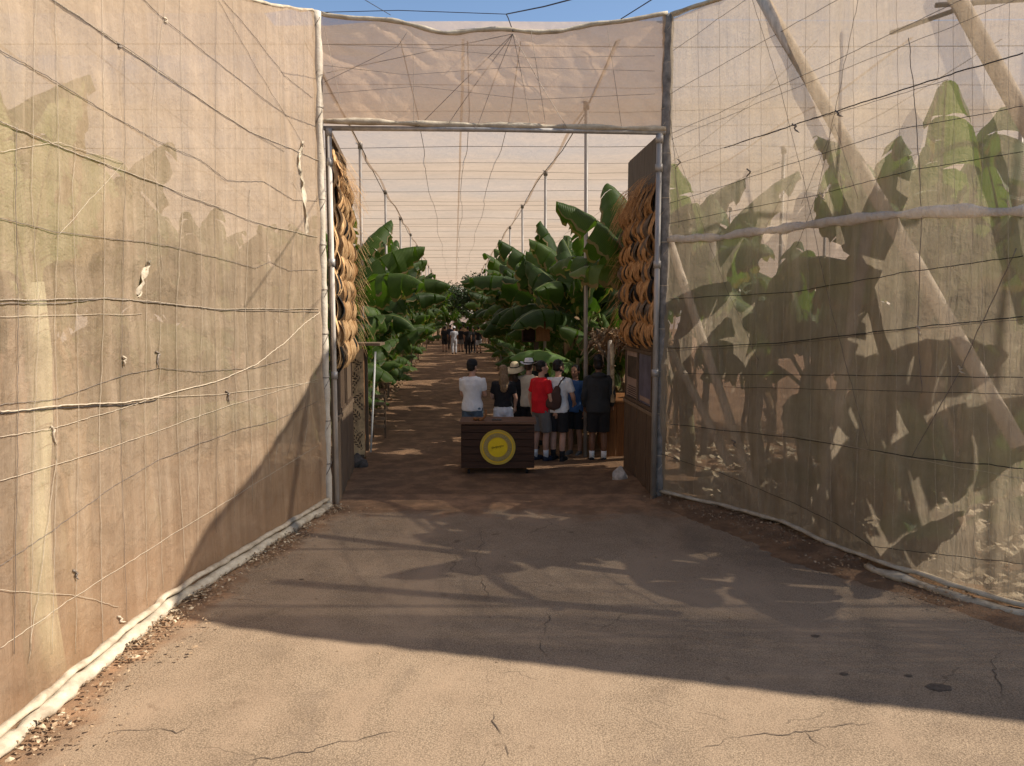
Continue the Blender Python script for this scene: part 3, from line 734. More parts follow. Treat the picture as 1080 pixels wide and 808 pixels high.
# ------------------------------------------------------------------ gate leaves
def gate_leaf(hinge, far, face, lbl, side):
    """local x runs from hinge to the free end, local y points to the lane"""
    h = Vector((*hinge, 0)); u = (Vector((*far, 0)) - h); W = u.length; ang = math.atan2(u.y, u.x)
    g = empty('gate_leaf', h, ang, lbl, 'gate')
    s = face  # +1/-1: lane side in local y
    fr = MB()
    for x in (.035, W / 2, W - .035): fr.box((x, 0, 2.55), (.07, .06, 5.06))
    fr.build('frame', M['wood_lt'] if side == 'L' else M['wood'], g)
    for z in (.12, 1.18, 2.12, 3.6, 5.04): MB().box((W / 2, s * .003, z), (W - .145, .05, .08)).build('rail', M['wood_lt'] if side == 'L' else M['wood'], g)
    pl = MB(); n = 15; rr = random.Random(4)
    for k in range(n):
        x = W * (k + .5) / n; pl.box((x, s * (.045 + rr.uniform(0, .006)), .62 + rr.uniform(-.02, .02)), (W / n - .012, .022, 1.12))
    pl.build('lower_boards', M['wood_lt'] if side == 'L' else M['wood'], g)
    MB().box((W / 2, s * .055, 1.2), (W, .05, .05)).build('ledge', M['wood_lt'], g)
    # backing sheet of upper part
    MB().box((W / 2, -s * .02, 3.1), (W - .15, .012, 3.8)).build('backing_sheet', M['board'], g)
    if side == 'R':
        b = MB()
        for k in range(12): b.box((W * (k + .5) / 12, s * .042, 4.55), (W / 12 - .008, .018, 1.0))
        b.build('upper_boards', M['board'], g)
    for k in range(2):
        cx = W * (.27 + .46 * k)
        fw = MB()
        for dx in (-.42, .42): fw.box((cx + dx, s * .05, 1.66), (.05, .04, .84))
        for z in (1.265, 2.055): fw.box((cx, s * .05, z), (.79, .04, .05))
        f = fw.build('panel_frame', M['wood'], g)
        if side == 'R':
            pm = M['poster_blue'] if k == 0 else M['poster_cream']
            MB().box((cx, s * .048, 1.66), (.78, .01, .73)).build('poster', pm, f)
            if k == 1:
                t = MB(); r2 = random.Random(9)
                for row in range(6):
                    x0 = -.30
                    while x0 < .28:
                        ww = r2.uniform(.03, .09); t.box((cx + x0 + ww / 2, s * .056, 1.47 - row * .033), (ww, .004, .014)); x0 += ww + .018
                t.build('print', M['ink'], f)
                MB().box((cx, s * .056, 1.78), (.62, .004, .34)).build('picture', M['poster_dark'], f)
            else:
                MB().box((cx, s * .056, 1.36), (.6, .004, .07)).build('print', M['poster_cream'], f)
        else:
            b = MB()
            for q in range(7): b.box((cx - .36 + .12 * q, s * .046, 1.66), (.105, .012, .74))
            b.build('infill_boards', M['wood_lt'] if k else M['wood'], f)
    # curtain of dried leaf sheaths in overlapping rows
    rr = random.Random(11 if side == 'L' else 12)
    V = []; F = []; mi = []
    z = 4.75 if side == 'L' else 4.42; rows = 0
    while z > (2.25 if side == 'L' else 2.5):
        cnt = 26
        for k in range(cnt * 2):
            cx = W * (k + .5) / (cnt * 2) + rr.uniform(-.05, .05); L = rr.uniform(.44, .56); wd = rr.uniform(.045, .10); ph = rr.uniform(-.25, .25); bul = rr.uniform(.05, .15) + .05 * (k % 3)
            n0 = len(V); sg = 8
            tw = rr.uniform(-.55, .55); zo = rr.uniform(-.03, .03)
            for i in range(sg + 1):
                q = i / sg; zz = z + zo - L * q + .05; out = .05 + (.55 if side == 'L' else .72) * bul * (math.sin(PI * min(1, (q * .93 + .02)) ** 1.7) ** .9) + .025 * noise.noise(Vector((cx * 9, zz * 4, rows)))
                wq = wd * (math.sin(PI * (q * .80 + .14))) ** .8
                for j in (-1, 0, 1):
                    V.append(Vector((cx + j * wq * math.cos(tw + ph * q) + .02 * math.sin(q * 3 + ph * 4), s * (out + (abs(j) * -.03) + j * wq * .5 * math.sin(tw + ph * q)), zz)))
            for i in range(sg):
                for j in range(2):
                    F.append([n0 + i * 3 + j, n0 + i * 3 + j + 1, n0 + (i + 1) * 3 + j + 1, n0 + (i + 1) * 3 + j])
            m_ = 0 if rr.random() < .74 else (1 if rr.random() < .72 else 2); mi += [m_] * (sg * 2)  # a few strips are black, shade painted between the sheaths
        z -= .30; rows += 1
    # stray fibres at the top and the free edge
    for k in range(260):
        cx = rr.uniform(0, W); zz = rr.uniform(4.4, 4.85) if side == 'L' else rr.uniform(4.2, 4.6)
        if rr.random() < .4: cx = W + rr.uniform(-.05, .06); zz = rr.uniform(2.3, 4.6)
        d = Vector((rr.uniform(-.4, .9), s * rr.uniform(.5, 1), rr.uniform(-.9, .3))) * rr.uniform(.15, .34); n0 = len(V); ww = .012
        for i in range(5):
            q = i / 4; p = Vector((cx, s * .1, zz)) + d * q + Vector((0, 0, -.25 * q * q)); V += [p + Vector((ww * (1 - q * .6), 0, 0)), p - Vector((ww * (1 - q * .6), 0, .004))]
        for i in range(4): F.append([n0 + 2 * i, n0 + 2 * i + 1, n0 + 2 * i + 3, n0 + 2 * i + 2]); mi.append(0)
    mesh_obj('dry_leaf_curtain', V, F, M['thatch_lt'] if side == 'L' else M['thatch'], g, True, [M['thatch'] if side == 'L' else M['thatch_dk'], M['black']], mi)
    return g
M['poster_blue'] = simple('faded_blue_poster', (.16, .15, .19), .5, .5, 2.5, 0, col2=(.07, .06, .085))
M['poster_cream'] = simple('cream_notice', (.34, .24, .19), .7, .15, 6, 0)
M['poster_dark'] = simple('notice_picture', (.10, .07, .05), .6, .5, 5, 0)
M['ink'] = simple('notice_ink', (.06, .045, .04), .8, .1, 5, 0)
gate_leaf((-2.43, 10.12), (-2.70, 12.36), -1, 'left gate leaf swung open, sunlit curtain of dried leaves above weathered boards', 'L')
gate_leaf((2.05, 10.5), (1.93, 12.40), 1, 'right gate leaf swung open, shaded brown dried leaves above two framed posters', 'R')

# ------------------------------------------------------------------ carved screen beside the left leaf
def carved_screen():
    e = empty('carved_screen', (-2.70, 12.75, 0), 0, 'rust brown metal screen with cut-out leaf pattern under a wooden shelf', 'screen')
    W, H = .34, 1.86; nx, nz = 46, 240; V = []; F = []
    leaves = []
    rr = random.Random(5)
    for k in range(13): leaves.append((rr.uniform(-.12, .12), .25 + k * .13 + rr.uniform(-.03, .03), rr.uniform(.12, .19), rr.uniform(.042, .065), rr.choice((-1, 1)) * rr.uniform(.5, 1.1)))
    def hole(x, z):
        if abs(x) > W / 2 - .025 or z < .05 or z > H - .03: return False
        for cx, cz, a, b, r in leaves:
            dx, dz = x - cx, z - cz; u = dx * math.cos(r) + dz * math.sin(r); v = -dx * math.sin(r) + dz * math.cos(r)
            q = (u / a) ** 2 + (v / (b * (1.001 - abs(u / a) * .4))) ** 2
            if q < 1: return abs(v) > .007 and (math.sin(u * 120 + abs(v) * 90) > -.55)
        return False
    for i in range(nx + 1):
        for k in range(nz + 1): V.append((-W / 2 + W * i / nx, 0, .16 + H * k / nz))
    for i in range(nx):
        for k in range(nz):
            if not hole(-W / 2 + W * (i + .5) / nx, H * (k + .5) / nz): F.append([i * (nz + 1) + k, (i + 1) * (nz + 1) + k, (i + 1) * (nz + 1) + k + 1, i * (nz + 1) + k + 1])
    o = mesh_obj('cut_sheet', V, F, M['rust'], e); sm = o.modifiers.new('s', 'SOLIDIFY'); sm.thickness = .008
    MB().box((-.155, .03, 1.08), (.03, .04, 1.96)).box((.155, .03, 1.08), (.03, .04, 1.96)).build('upright', M['wood_or'], e)
    MB().box((0, .35, 1.10), (.34, .02, 1.8)).build('back_board', M['wood'], e)
    MB().box((.13, .2, 2.10), (.66, .5, .045)).build('shelf', M['wood_lt'], e)
    MB().box((0, .03, .10), (.3, .1, .2)).build('foot', M['wood'], e)
carved_screen()
o = MB().tube([at(396, 371, 13.4), at(391, 477, 13.2)], .018, 10).build('white_pole', M['white'], None, True); tag(o, 'thin white pole leaning beside the carved screen', 'pole')
e = empty('slatted_stand', at(401, 436, 14.6) * Vector((1, 1, 0)) if False else (ground(400, 462).x, ground(400, 462).y, 0), 0, 'small slatted wooden stand on the left edge of the lane', 'stand')
b = MB()
for k in range(5): b.box((0, -.02, .25 + .16 * k), (.26, .02, .07))
b.build('slat', M['wood_lt'], e)
for s in (-1, 1): MB().box((s * .13, .01, .5), (.035, .04, 1.0)).build('upright', M['wood'], e)

def rock(name, loc, r, mat, label, sd, flat=.75):
    bm = bmesh.new(); bmesh.ops.create_icosphere(bm, subdivisions=3, radius=1)
    rr = random.Random(sd); planes = [Vector((rr.uniform(-1, 1), rr.uniform(-1, 1), rr.uniform(-.6, 1))).normalized() for _ in range(9)]
    for v in bm.verts:
        for p in planes:
            d = v.co.dot(p)
            if d > .72: v.co -= p * (d - .72)
        v.co += noise.noise_vector(v.co * 3 + Vector((sd, 0, 0))) * .06
        v.co = Vector((v.co.x * r[0], v.co.y * r[1], v.co.z * r[2]))
    me = bpy.data.meshes.new(name); bm.to_mesh(me); bm.free(); me.materials.append(mat)
    o = link(bpy.data.objects.new(name, me)); o.location = loc; tag(o, label, 'rock'); return o
p = ground(653, 508); rock('rock', (p.x, p.y, .10), (.14, .12, .15), M['stone'], 'pale angular rock on the earth by the right gate leaf', 3)
p = ground(374, 495); rock('rock', (p.x, p.y + .2, .09), (.14, .14, .16), M['stone_dk'], 'dark rock at the foot of the carved screen', 5)
p = ground(381, 494); rock('rock', (p.x, p.y + .1, .05), (.10, .09, .10), M['stone_dk'], 'smaller dark rock right of the screen foot', 8)

# ------------------------------------------------------------------ cart
def cart():
    W, D, H = 1.24, .56, .80
    p = ground(525, 500); e = empty('counter_cart', (p.x, p.y, 0), 0, 'dark wooden counter box with a round yellow emblem on its front', 'counter')
    b = MB(); rr = random.Random(2)
    for k in range(6): b.box((0, rr.uniform(-.003, .003), .07 + .05 + (H - .09) / 6 * (k + .5) - .02), (W - .04, .03, (H - .09) / 6 - .008))
    b.build('front_boards', M['wood_cart'], e)
    for s in (-1, 1):
        b = MB()
        for k in range(6): b.box((s * (W / 2 - .035), D / 2 + .01, .07 + .05 + (H - .09) / 6 * (k + .5) - .02), (.028, D - .06, (H - .09) / 6 - .008))
        b.build('side_boards', M['wood_cart'], e)
    MB().box((0, D - .01, .5), (W - .1, .025, H - .1)).build('back_panel', M['wood_cart'], e)
    MB().box((0, D / 2, .12), (W - .12, D - .06, .03)).build('bottom', M['wood_cart'], e)
    t = MB()
    for k in range(4): t.box((0, -.03 + (D + .06) / 4 * (k + .5), .845 + .001 * k), (W + .02, (D + .06) / 4 - .006, .035))
    t.build('top_boards', M['wood_lt2'], e)
    for sx in (-1, 1):
        for y in (.06, D - .06):
            c = MB().tube([(sx * (W / 2 - .14) - .02, y, .035), (sx * (W / 2 - .14) + .02, y, .035)], .035, 14).build('caster', M['black'], e, True)
    # emblem
    def disc(name, r0, r1, y, mat, par):
        V = []; F = []; n = 56
        for k in range(n):
            a = 2 * PI * k / n
            for rr_ in (r0, r1): V.append((rr_ * math.cos(a), y, .45 + rr_ * math.sin(a)))
            for rr_ in (r0, r1): V.append((rr_ * math.cos(a), y + .008, .45 + rr_ * math.sin(a)))
        for k in range(n):
            a, c = 4 * k, 4 * ((k + 1) % n)
            F += [[a, a + 1, c + 1, c], [a + 1, a + 3, c + 3, c + 1], [a + 2, a, c, c + 2]]
        return mesh_obj(name, V, F, mat, par, False)
    em = disc('emblem', .001, .29, -.03, M['yel'], e)
    disc('outer_ring', .255, .288, -.038, M['yel_lt'], em)
    disc('letter_ring', .165, .235, -.036, M['ring'], em)
    disc('inner_disc', .001, .155, -.040, M['yel_in'], em)
    mk = MB(); r3 = random.Random(8)
    # marks around the ring, too small to read in the photograph
    for k in range(34):
        a = 2 * PI * k / 34
        if k in (8, 9, 24, 25): continue
        c = Vector((.2 * math.cos(a), -.042, .45 + .2 * math.sin(a))); rot = Matrix.Rotation(-(a - PI / 2), 3, 'Y')
        for q in range(2): mk.box(c + rot @ Vector((r3.uniform(-.008, .008), 0, r3.uniform(-.01, .01))), (.006, .004, r3.uniform(.02, .036)), rot @ Matrix.Rotation(r3.choice((0, PI / 2, .4)), 3, 'Y'))
    mk.build('ring_marks', M['ring_mark'], em)
    sq = [(-.10 + .2 * k / 90 + .009 * math.sin(k * .62), -.046, .44 + .0004 * k + (.012 + .008 * math.sin(k * .21)) * math.cos(k * .62)) for k in range(91)]
    sc = MB().tube([Vector(q) for q in sq], .003, 5); pass
    sc.build('script_marks', M['olive'], em)
    return e
M['wood_lt2'] = wood_material('worn_counter_top', (.24, .13, .075), (.11, .055, .03), vert=False)
M['yel'] = simple('emblem_yellow', (.80, .50, .02), .5, .1, 6, 0); M['yel_lt'] = simple('emblem_rim', (.58, .40, .06), .5, .1, 6, 0)
M['yel_in'] = simple('emblem_centre', (.85, .58, .01), .5, .1, 6, 0); M['ring'] = simple('emblem_ring', (.42, .30, .09), .6, .15, 20, 0)
M['ring_mark'] = simple('emblem_marks', (.40, .33, .18), .6, .1, 9, 0); M['olive'] = simple('emblem_script', (.30, .19, .01), .6, .1, 9, 0)
cart()
# small pieces lying on the cart
cp = ground(525, 500)
tw = MB().tube([Vector((-.30, .1, .87)), Vector((-.24, .14, .90)), Vector((-.2, .12, .96)), Vector((-.19, .16, 1.04))], .018, 7)
tw.ell((-.36, .16, .89), (.05, .04, .03)); tw.ell((-.28, .2, .885), (.06, .03, .025))
for i, v in enumerate(tw.V): tw.V[i] = v + Vector((cp.x, cp.y, 0)) + noise.noise_vector(v * 20) * .008
o = tw.build('driftwood_piece', M['wood_or'], None, True); tag(o, 'small crooked piece of dark wood lying on the counter top', 'driftwood')
o = MB().box((cp.x - .02, cp.y + .2, .875), (.16, .1, .018)).build('leaflet', M['stone_dk'], None); tag(o, 'small dark leaflet lying on the middle of the counter', 'leaflet')

# ------------------------------------------------------------------ stall on the right, box on a post
def stall():
    e = empty('wooden_stall', (2.0, 13.3, 0), 0, 'orange brown board stall with dry leaf canopy behind the right gate leaf', 'stall')
    b = MB()
    for k in range(7): b.box((-.30, .09 + .2 * k, .52), (.03, .19, 1.0))
    b.build('side_boards', M['wood_or'], e)
    b = MB()
    for k in range(5): b.box((-.22 + .17 * k, -.02, .52), (.16, .03, 1.0))
    b.build('front_boards', M['wood_or'], e)
    MB().box((.14, .7, 1.045), (.98, 1.5, .04)).build('counter_top', M['wood_or'], e)
    for x, y in ((-.28, .03), (.6, .03), (-.28, 1.4), (.6, 1.4)):
        MB().tube([(x, y, 0), (x + .02, y, 2.15)], .04, 8).build('post', M['pipe_w'] if y < 1 else M['wood'], e, True)
    rr = random.Random(6); V = []; F = []; mi = []
    for k in range(520):
        a = rr.uniform(0, 2 * PI); c = Vector((rr.uniform(-.5, .8), rr.uniform(-.3, 1.7), rr.uniform(2.05, 2.35))); L = rr.uniform(.2, .5); d = Vector((math.cos(a), math.sin(a), -.2)).normalized(); sd = Vector((-d.y, d.x, rr.uniform(-.5, .5))).normalized() * rr.uniform(.012, .035); n0 = len(V)
        for i in range(5):
            q = i / 4; p = c + d * L * q + Vector((0, 0, -.5 * q * q * L + .03 * math.sin(q * 9 + k))); V += [p + sd * (1 - q * .7), p - sd * (1 - q * .7)]
        for i in range(4): F.append([n0 + 2 * i, n0 + 2 * i + 1, n0 + 2 * i + 3, n0 + 2 * i + 2]); mi.append(k % 3 != 0)
    mesh_obj('dry_leaf_canopy', V, F, M['thatch_dk'], e, True, [M['drymat']], mi)
    return e
stall()
e = empty('box_on_post', (at(566, 350, 15.3).x, 15.3, 0), 0, 'open wooden box with a flat reddish lid on a post among the plants', 'box')
z0 = at(566, 361, 15.3).z
MB().tube([(0, .2, -.1), (0, .2, z0)], .05, 8).build('post', M['wood'], e)
MB().box((.13, .2, z0 + .2), (.28, .4, .36)).build('box_body', M['wood_or'], e)
MB().box((-.16, .38, z0 + .2), (.28, .03, .36)).box((-.285, .2, z0 + .2), (.025, .4, .36)).box((-.16, .2, z0 + .01), (.27, .4, .02)).build('open_side', M['wood_cart'], e)
MB().box((-.06, .2, z0 + .41), (.78, .56, .04), Matrix.Rotation(.03, 3, 'Y')).build('lid', M['wood_lt2'], e)
p = at(646, 395, 13.1)
o = MB().tube([Vector((p.x, 13.05, 1.07)), Vector((p.x - .02, 13.05, 2.1))], .035, 8).build('pale_stake', M['litter_pale'], None, True); tag(o, 'pale upright stake standing by the stall counter', 'stake')
# ------------------------------------------------------------------ banana plants
def leaf_geo(acc, base, az, el0, L, W, droop, rr, torn, twist=0.0, fold=.5):
    """one banana leaf: petiole, arching midrib, blade halves torn into strips"""
    V, F, UV = acc
    d = Vector((math.cos(az) * math.cos(el0), math.sin(az) * math.cos(el0), math.sin(el0)))
    pet = L * .16; n = 26; P = []; T = []; p = base.copy(); ds = (L + pet) / n; el = el0; a2 = az
    for i in range(n + 1):
        P.append(p.copy()); T.append(d.copy()); p = p + d * ds
        q = i / n; el -= droop * (.35 + 1.4 * q) / n; a2 += twist / n
        d = Vector((math.cos(a2) * math.cos(el), math.sin(a2) * math.cos(el), math.sin(el)))
    def smp(q):
        x = max(0, min(1, q)) * n; i = min(n - 1, int(x)); f = x - i; return P[i].lerp(P[i + 1], f), T[i].lerp(T[i + 1], f).normalized()
    # petiole and midrib
    n0 = len(V); sg = 5
    for i in range(0, n + 1, 2):
        t = T[i]; s = t.cross(Vector((0, 0, 1)));
        if s.length < .05: s = Vector((-math.sin(a2), math.cos(a2), 0))
        s.normalize(); u = s.cross(t); r = .035 * (1 - .85 * i / n)
        for k in range(sg):
            w_ = 2 * PI * k / sg; V.append(P[i] + s * r * math.cos(w_) + u * r * math.sin(w_) - u * r * .7); UV.append((0.0, i / n))
    for i in range(n // 2):
        for k in range(sg):
            k2 = (k + 1) % sg; F.append([n0 + i * sg + k, n0 + i * sg + k2, n0 + (i + 1) * sg + k2, n0 + (i + 1) * sg + k])
    q0 = pet / (L + pet)
    tiltx = rr.uniform(-.3, .3)
    for side in (-1, 1):
        cuts = [0.0]
        while cuts[-1] < 1:
            cuts.append(cuts[-1] + (rr.uniform(.07, .30) if torn > .2 else rr.uniform(.25, .5)) / max(.4, torn * 1.1))
        cuts[-1] = 1.0
        dr = 0
        for c in range(len(cuts) - 1):
            b0, b1 = cuts[c], cuts[c + 1]; m = max(2, int((b1 - b0) * 22))
            dr = .35 * dr + rr.uniform(-.18, .75) * torn; gap = (b1 - b0) * min(.10, .10 * torn)
            sw = rr.uniform(-.06, .06) * torn
            n1 = len(V); cols = 4
            for i in range(m + 1):
                for k in range(cols + 1):
                    v = k / cols
                    bb = b0 + (b1 - b0) * i / m
                    bb = bb + (gap * v * (1 - 2 * i / m)) + sw * v * .4
                    prof = (max(0, math.sin(PI * min(1, (bb * .93 + .035)) ** .75))) ** .55
                    hw = W * prof
                    c_, t = smp(q0 + (1 - q0) * max(0, min(1, bb + .10 * v * (1 - bb))))
                    s = t.cross(Vector((0, 0, 1)))
                    if s.length < .05: s = Vector((-math.sin(a2), math.cos(a2), 0))
                    s.normalize(); u = s.cross(t).normalized()
                    a = fold * (1 - v) - .55 * v - dr * v * 1.0 + tiltx * side
                    wob = .03 * math.sin(bb * 40 + side) * v
                    q = c_ + (s * side * math.cos(a) + u * math.sin(a)) * hw * v + u * wob + Vector((0, 0, -abs(dr) * hw * v * v * .3))
                    V.append(q); UV.append((side * v, bb))
            for i in range(m):
                for k in range(cols):
                    a_ = n1 + i * (cols + 1) + k
                    F.append([a_, a_ + 1, a_ + cols + 2, a_ + cols + 1] if side > 0 else [a_, a_ + cols + 1, a_ + cols + 2, a_ + 1])
def leaf_mesh(name, acc, mat):
    V, F, UV = acc; me = bpy.data.meshes.new(name); me.from_pydata([tuple(v) for v in V], [], F); me.materials.append(mat)
    uvl = me.uv_layers.new(name='UVMap'); buf = []
    for l in me.loops: buf += UV[l.vertex_index]
    uvl.data.foreach_set('uv', buf); me.polygons.foreach_set('use_smooth', [True] * len(me.polygons)); me.update(); return me
def dead_leaves(h, rr, r0):
    V = []; F = []
    for k in range(9):
        a = rr.uniform(0, 2 * PI); z = h * rr.uniform(.55, 1.0); L = rr.uniform(.6, 1.3); n0 = len(V); w_ = rr.uniform(.05, .13)
        for i in range(8):
            q = i / 7; out = r0 + .16 * math.sin(q * 2.2) + rr.uniform(-.02, .02); p = Vector((math.cos(a + .3 * q) * out, math.sin(a + .3 * q) * out, z - L * q + .1 * math.sin(q * PI)))
            s = Vector((-math.sin(a), math.cos(a), rr.uniform(-.5, .5))) * w_ * (1 - .5 * q) * rr.uniform(.5, 1)
            V += [p + s, p + Vector((math.cos(a), math.sin(a), 0)) * .03, p - s]
        for i in range(7):
            for j in range(2): F.append([n0 + 3 * i + j, n0 + 3 * i + j + 1, n0 + 3 * i + j + 4, n0 + 3 * i + j + 3])
    return V, F
class Proto: pass
def banana_proto(seed, h, nl, Lf, Wf, torn, mat, spread=1.0, bunch=False):
    rr = random.Random(seed); P = Proto(); P.h = h
    m = MB(); pts = [Vector((.06 * math.sin(z * 1.1 + seed), .05 * math.cos(z * .9 + seed), z * h / 6)) for z in range(-0, 7)]
    m.tube(pts, [.13 - .055 * i / 6 for i in range(7)], 12)
    for i, v in enumerate(m.V): m.V[i] = v + noise.noise_vector(v * 5) * .012
    o = m.build('pseudostem', M['stem'], None, True); P.stem = o.data; C.objects.unlink(o); bpy.data.objects.remove(o)
    top = pts[-1]; acc = ([], [], []); az = rr.uniform(0, 6.28)
    for k in range(nl):
        q = k / max(1, nl - 1); az += 2.4 + rr.uniform(-.35, .35)
        el = R(85) - spread * (1 - q) * R(50) + rr.uniform(-.12, .12)
        L = Lf * (.8 + .3 * math.sin(PI * min(1, q + .15))) * rr.uniform(.9, 1.1) * (1 if q < .95 else .8)
        leaf_geo(acc, top + Vector((0, 0, -.32 * (1 - q))), az, el, L, Wf * 1.32 * rr.uniform(.85, 1.12) * (1 if q < .95 else .5), rr.uniform(.55, 1.15) * (1.25 - .55 * q) + (.6 if q < .25 else 0), rr, torn * rr.uniform(.7, 1.7), rr.uniform(-.3, .3), rr.uniform(.15, .5))
    P.crown = leaf_mesh('crown', acc, mat)
    V, F = dead_leaves(h, rr, .12); o = mesh_obj('dead_leaves', V, F, M['drymat'], None, True); P.dead = o.data; C.objects.unlink(o); bpy.data.objects.remove(o)
    P.bunch = None
    if bunch:
        m = MB(); a = rr.uniform(0, 6.28); s = top + Vector((math.cos(a), math.sin(a), 0)) * .35
        m.tube([top, top + Vector((math.cos(a) * .25, math.sin(a) * .25, .1)), s + Vector((0, 0, -.2)), s + Vector((0, 0, -1.1))], .03, 7)
        for t in range(7):
            for k in range(9):
                w_ = 2 * PI * k / 9 + t; c = s + Vector((0, 0, -.3 - .1 * t)); dd = Vector((math.cos(w_), math.sin(w_), 0))
                m.tube([c + dd * .03, c + dd * .10 + Vector((0, 0, .01)), c + dd * .13 + Vector((0, 0, .09))], [.014, .02, .010], 6)
        o = m.build('fruit_bunch', M['fruit'], None, True); P.bunch = o.data; C.objects.unlink(o); bpy.data.objects.remove(o)
    return P
M['leaf_mid'] = leaf_material('banana_leaf_sun_tint', (.10, .15, .04), (.16, .23, .065), dryamt=.12)  # brighter leaf copy, sunlight put into the green
PR = [banana_proto(1, 2.3, 11, 1.9, .34, .95, M['leaf_dk']), banana_proto(2, 2.6, 12, 2.0, .36, 1.0, M['leaf']), banana_proto(3, 2.0, 12, 1.9, .36, .8, M['leaf_dk']),
      banana_proto(4, 2.8, 10, 2.1, .37, .6, M['leaf'], .9, True), banana_proto(5, 1.5, 11, 1.7, .33, .85, M['leaf']), banana_proto(6, 2.5, 12, 2.0, .35, 1.0, M['leaf_dk'], 1.1, True),
      banana_proto(7, .6, 8, 1.5, .30, .25, M['leaf']), banana_proto(8, 3.0, 9, 2.1, .40, .55, M['leaf'], .7),
      banana_proto(9, 2.9, 10, 2.0, .42, .6, M['leaf_mid'], .75), banana_proto(10, 2.2, 9, 2.0, .40, .65, M['leaf_mid'], .85)]
def banana(k, x, y, s, rz, label, group=None, z=0.0, lean=0, tags=True):
    P = PR[k]; e = empty('banana_plant', (x, y, z), rz, label, 'banana plant', group); e.scale = (s, s, s); e.rotation_euler = (lean, 0, rz)
    for nm, me in (('pseudostem', P.stem), ('crown', P.crown), ('dead_leaves', P.dead), ('fruit_bunch', P.bunch)):
        if me: link(bpy.data.objects.new(nm, me), e)
    return e
rr = random.Random(21)
M['stem_lt'] = simple('pale_pseudostem', (.80, .80, .50), .6, .3, 3, .4, 20, stretch=(5, 5, .6))
def keep_inside(e, side):
    # leaves that reach the net are pressed flat behind it
    for ch in list(e.children):
        if not ch.name.startswith(('crown', 'dead')): continue
        Mx = Matrix.LocRotScale(e.location, e.rotation_euler, e.scale); Mi = Mx.inverted(); me = ch.data.copy(); ch.data = me
        for v in me.vertices:
            w_ = Mx @ v.co
            if w_.z > 6.0: w_.z = 6.0 - .02 * (w_.z - 6.0)
            if side == 'L':
                x = interpx(LW[1:], min(9.9, max(.6, w_.y))) - .13
                if w_.x > x: w_.x = x - .02 * (w_.x - x)
            else:
                if w_.y < 10.45:
                    x = interpx(RW, max(1.3, w_.y)) + .26
                    if w_.x < x: w_.x = x + .02 * (x - w_.x)
                elif w_.y < 12.5 and w_.x < 2.3: w_.x = 2.3 + .02 * (2.3 - w_.x)
            v.co = Mi @ w_
GL, GR = 'banana plants left of the lane', 'banana plants right of the lane'
# left front row
Y = 14.6; k = 0
while Y < 66:
    pk = [4, 1, 6, 0, 2, 6, 1, 4, 5][k % 9]
    s = rr.uniform(.92, 1.1); x = axis(Y) - rr.uniform(2.6, 3.0)
    banana(pk, x, Y, s * 1.1, rr.uniform(0, 6.28), '%s banana plant from the gate in the front row on the left of the lane' % ordinal(k), GL); k += 1
    Y += 1.55 + .05 * k
Y = 13.6; k = 0
while Y < 60:
    banana([1, 3, 0, 5][k % 4], axis(Y) - rr.uniform(5.0, 5.6), Y, rr.uniform(.95, 1.12), rr.uniform(0, 6.28), '%s banana plant from the gate in the second row on the left' % ordinal(k), GL); k += 1
    Y += 2.5 + .12 * k
# right front row
Y = 17.2; k = 0
while Y < 66:
    pk = [1, 5, 4, 0, 2, 1, 6, 3, 5][k % 9]
    s = rr.uniform(.92, 1.1); x = axis(Y) + rr.uniform(2.9, 3.3)
    banana(pk, x, Y, s * 1.1, rr.uniform(0, 6.28), '%s banana plant from the stall in the front row on the right of the lane' % ordinal(k), GR); k += 1
    Y += 1.6 + .05 * k
Y = 17.2; k = 0
while Y < 60:
    banana([3, 1, 5, 0][k % 4], axis(Y) + rr.uniform(5.2, 5.8), Y, rr.uniform(1.0, 1.15), rr.uniform(0, 6.28), '%s banana plant from the gate in the second row on the right' % ordinal(k), GR); k += 1
    Y += 3.1 + .12 * k
banana(7, 2.42, 12.95, 1.0, 2.2, 'tall banana plant rising above the stall beside the right gate leaf', GR)
banana(5, at(612, 330, 15.6).x + .2, 15.9, 1.0, .4, 'dark banana plant with drooping torn leaves behind the queue', GR)
banana(6, at(575, 420, 16.2).x + .35, 15.4, 1.0, 1.0, 'low young banana plant with a bright broad leaf behind the queue', GR)
banana(4, at(640, 400, 15).x + .3, 15.2, .95, 4.0, 'short banana plant behind the stall canopy', GR)
M['leaf_fresh'] = leaf_material('banana_leaf_bright', (.11, .20, .05), (.17, .28, .08), dryamt=.02)
e_ = empty('banana_plant', (1.30, 14.75, 0), 0, 'young banana plant holding one broad bright leaf out over the queue', 'banana plant', GR)
MB().tube([(0, 0, -.1), (-.02, 0, .8), (.0, 0, 1.75)], [.07, .055, .035], 10).build('pseudostem', M['stem'], e_, True)
a_ = ([], [], []); q_ = random.Random(5)
leaf_geo(a_, Vector((0, 0, 1.6)), PI + .1, .55, 1.25, .27, 1.2, q_, .3, 0, .3); leaf_geo(a_, Vector((0, 0, 1.65)), .3, .9, 1.3, .25, 1.4, q_, .4); leaf_geo(a_, Vector((0, 0, 1.5)), 4.2, .5, 1.1, .22, 1.5, q_, .5)
link(bpy.data.objects.new('crown', leaf_mesh('crown', a_, M['leaf_fresh'])), e_)
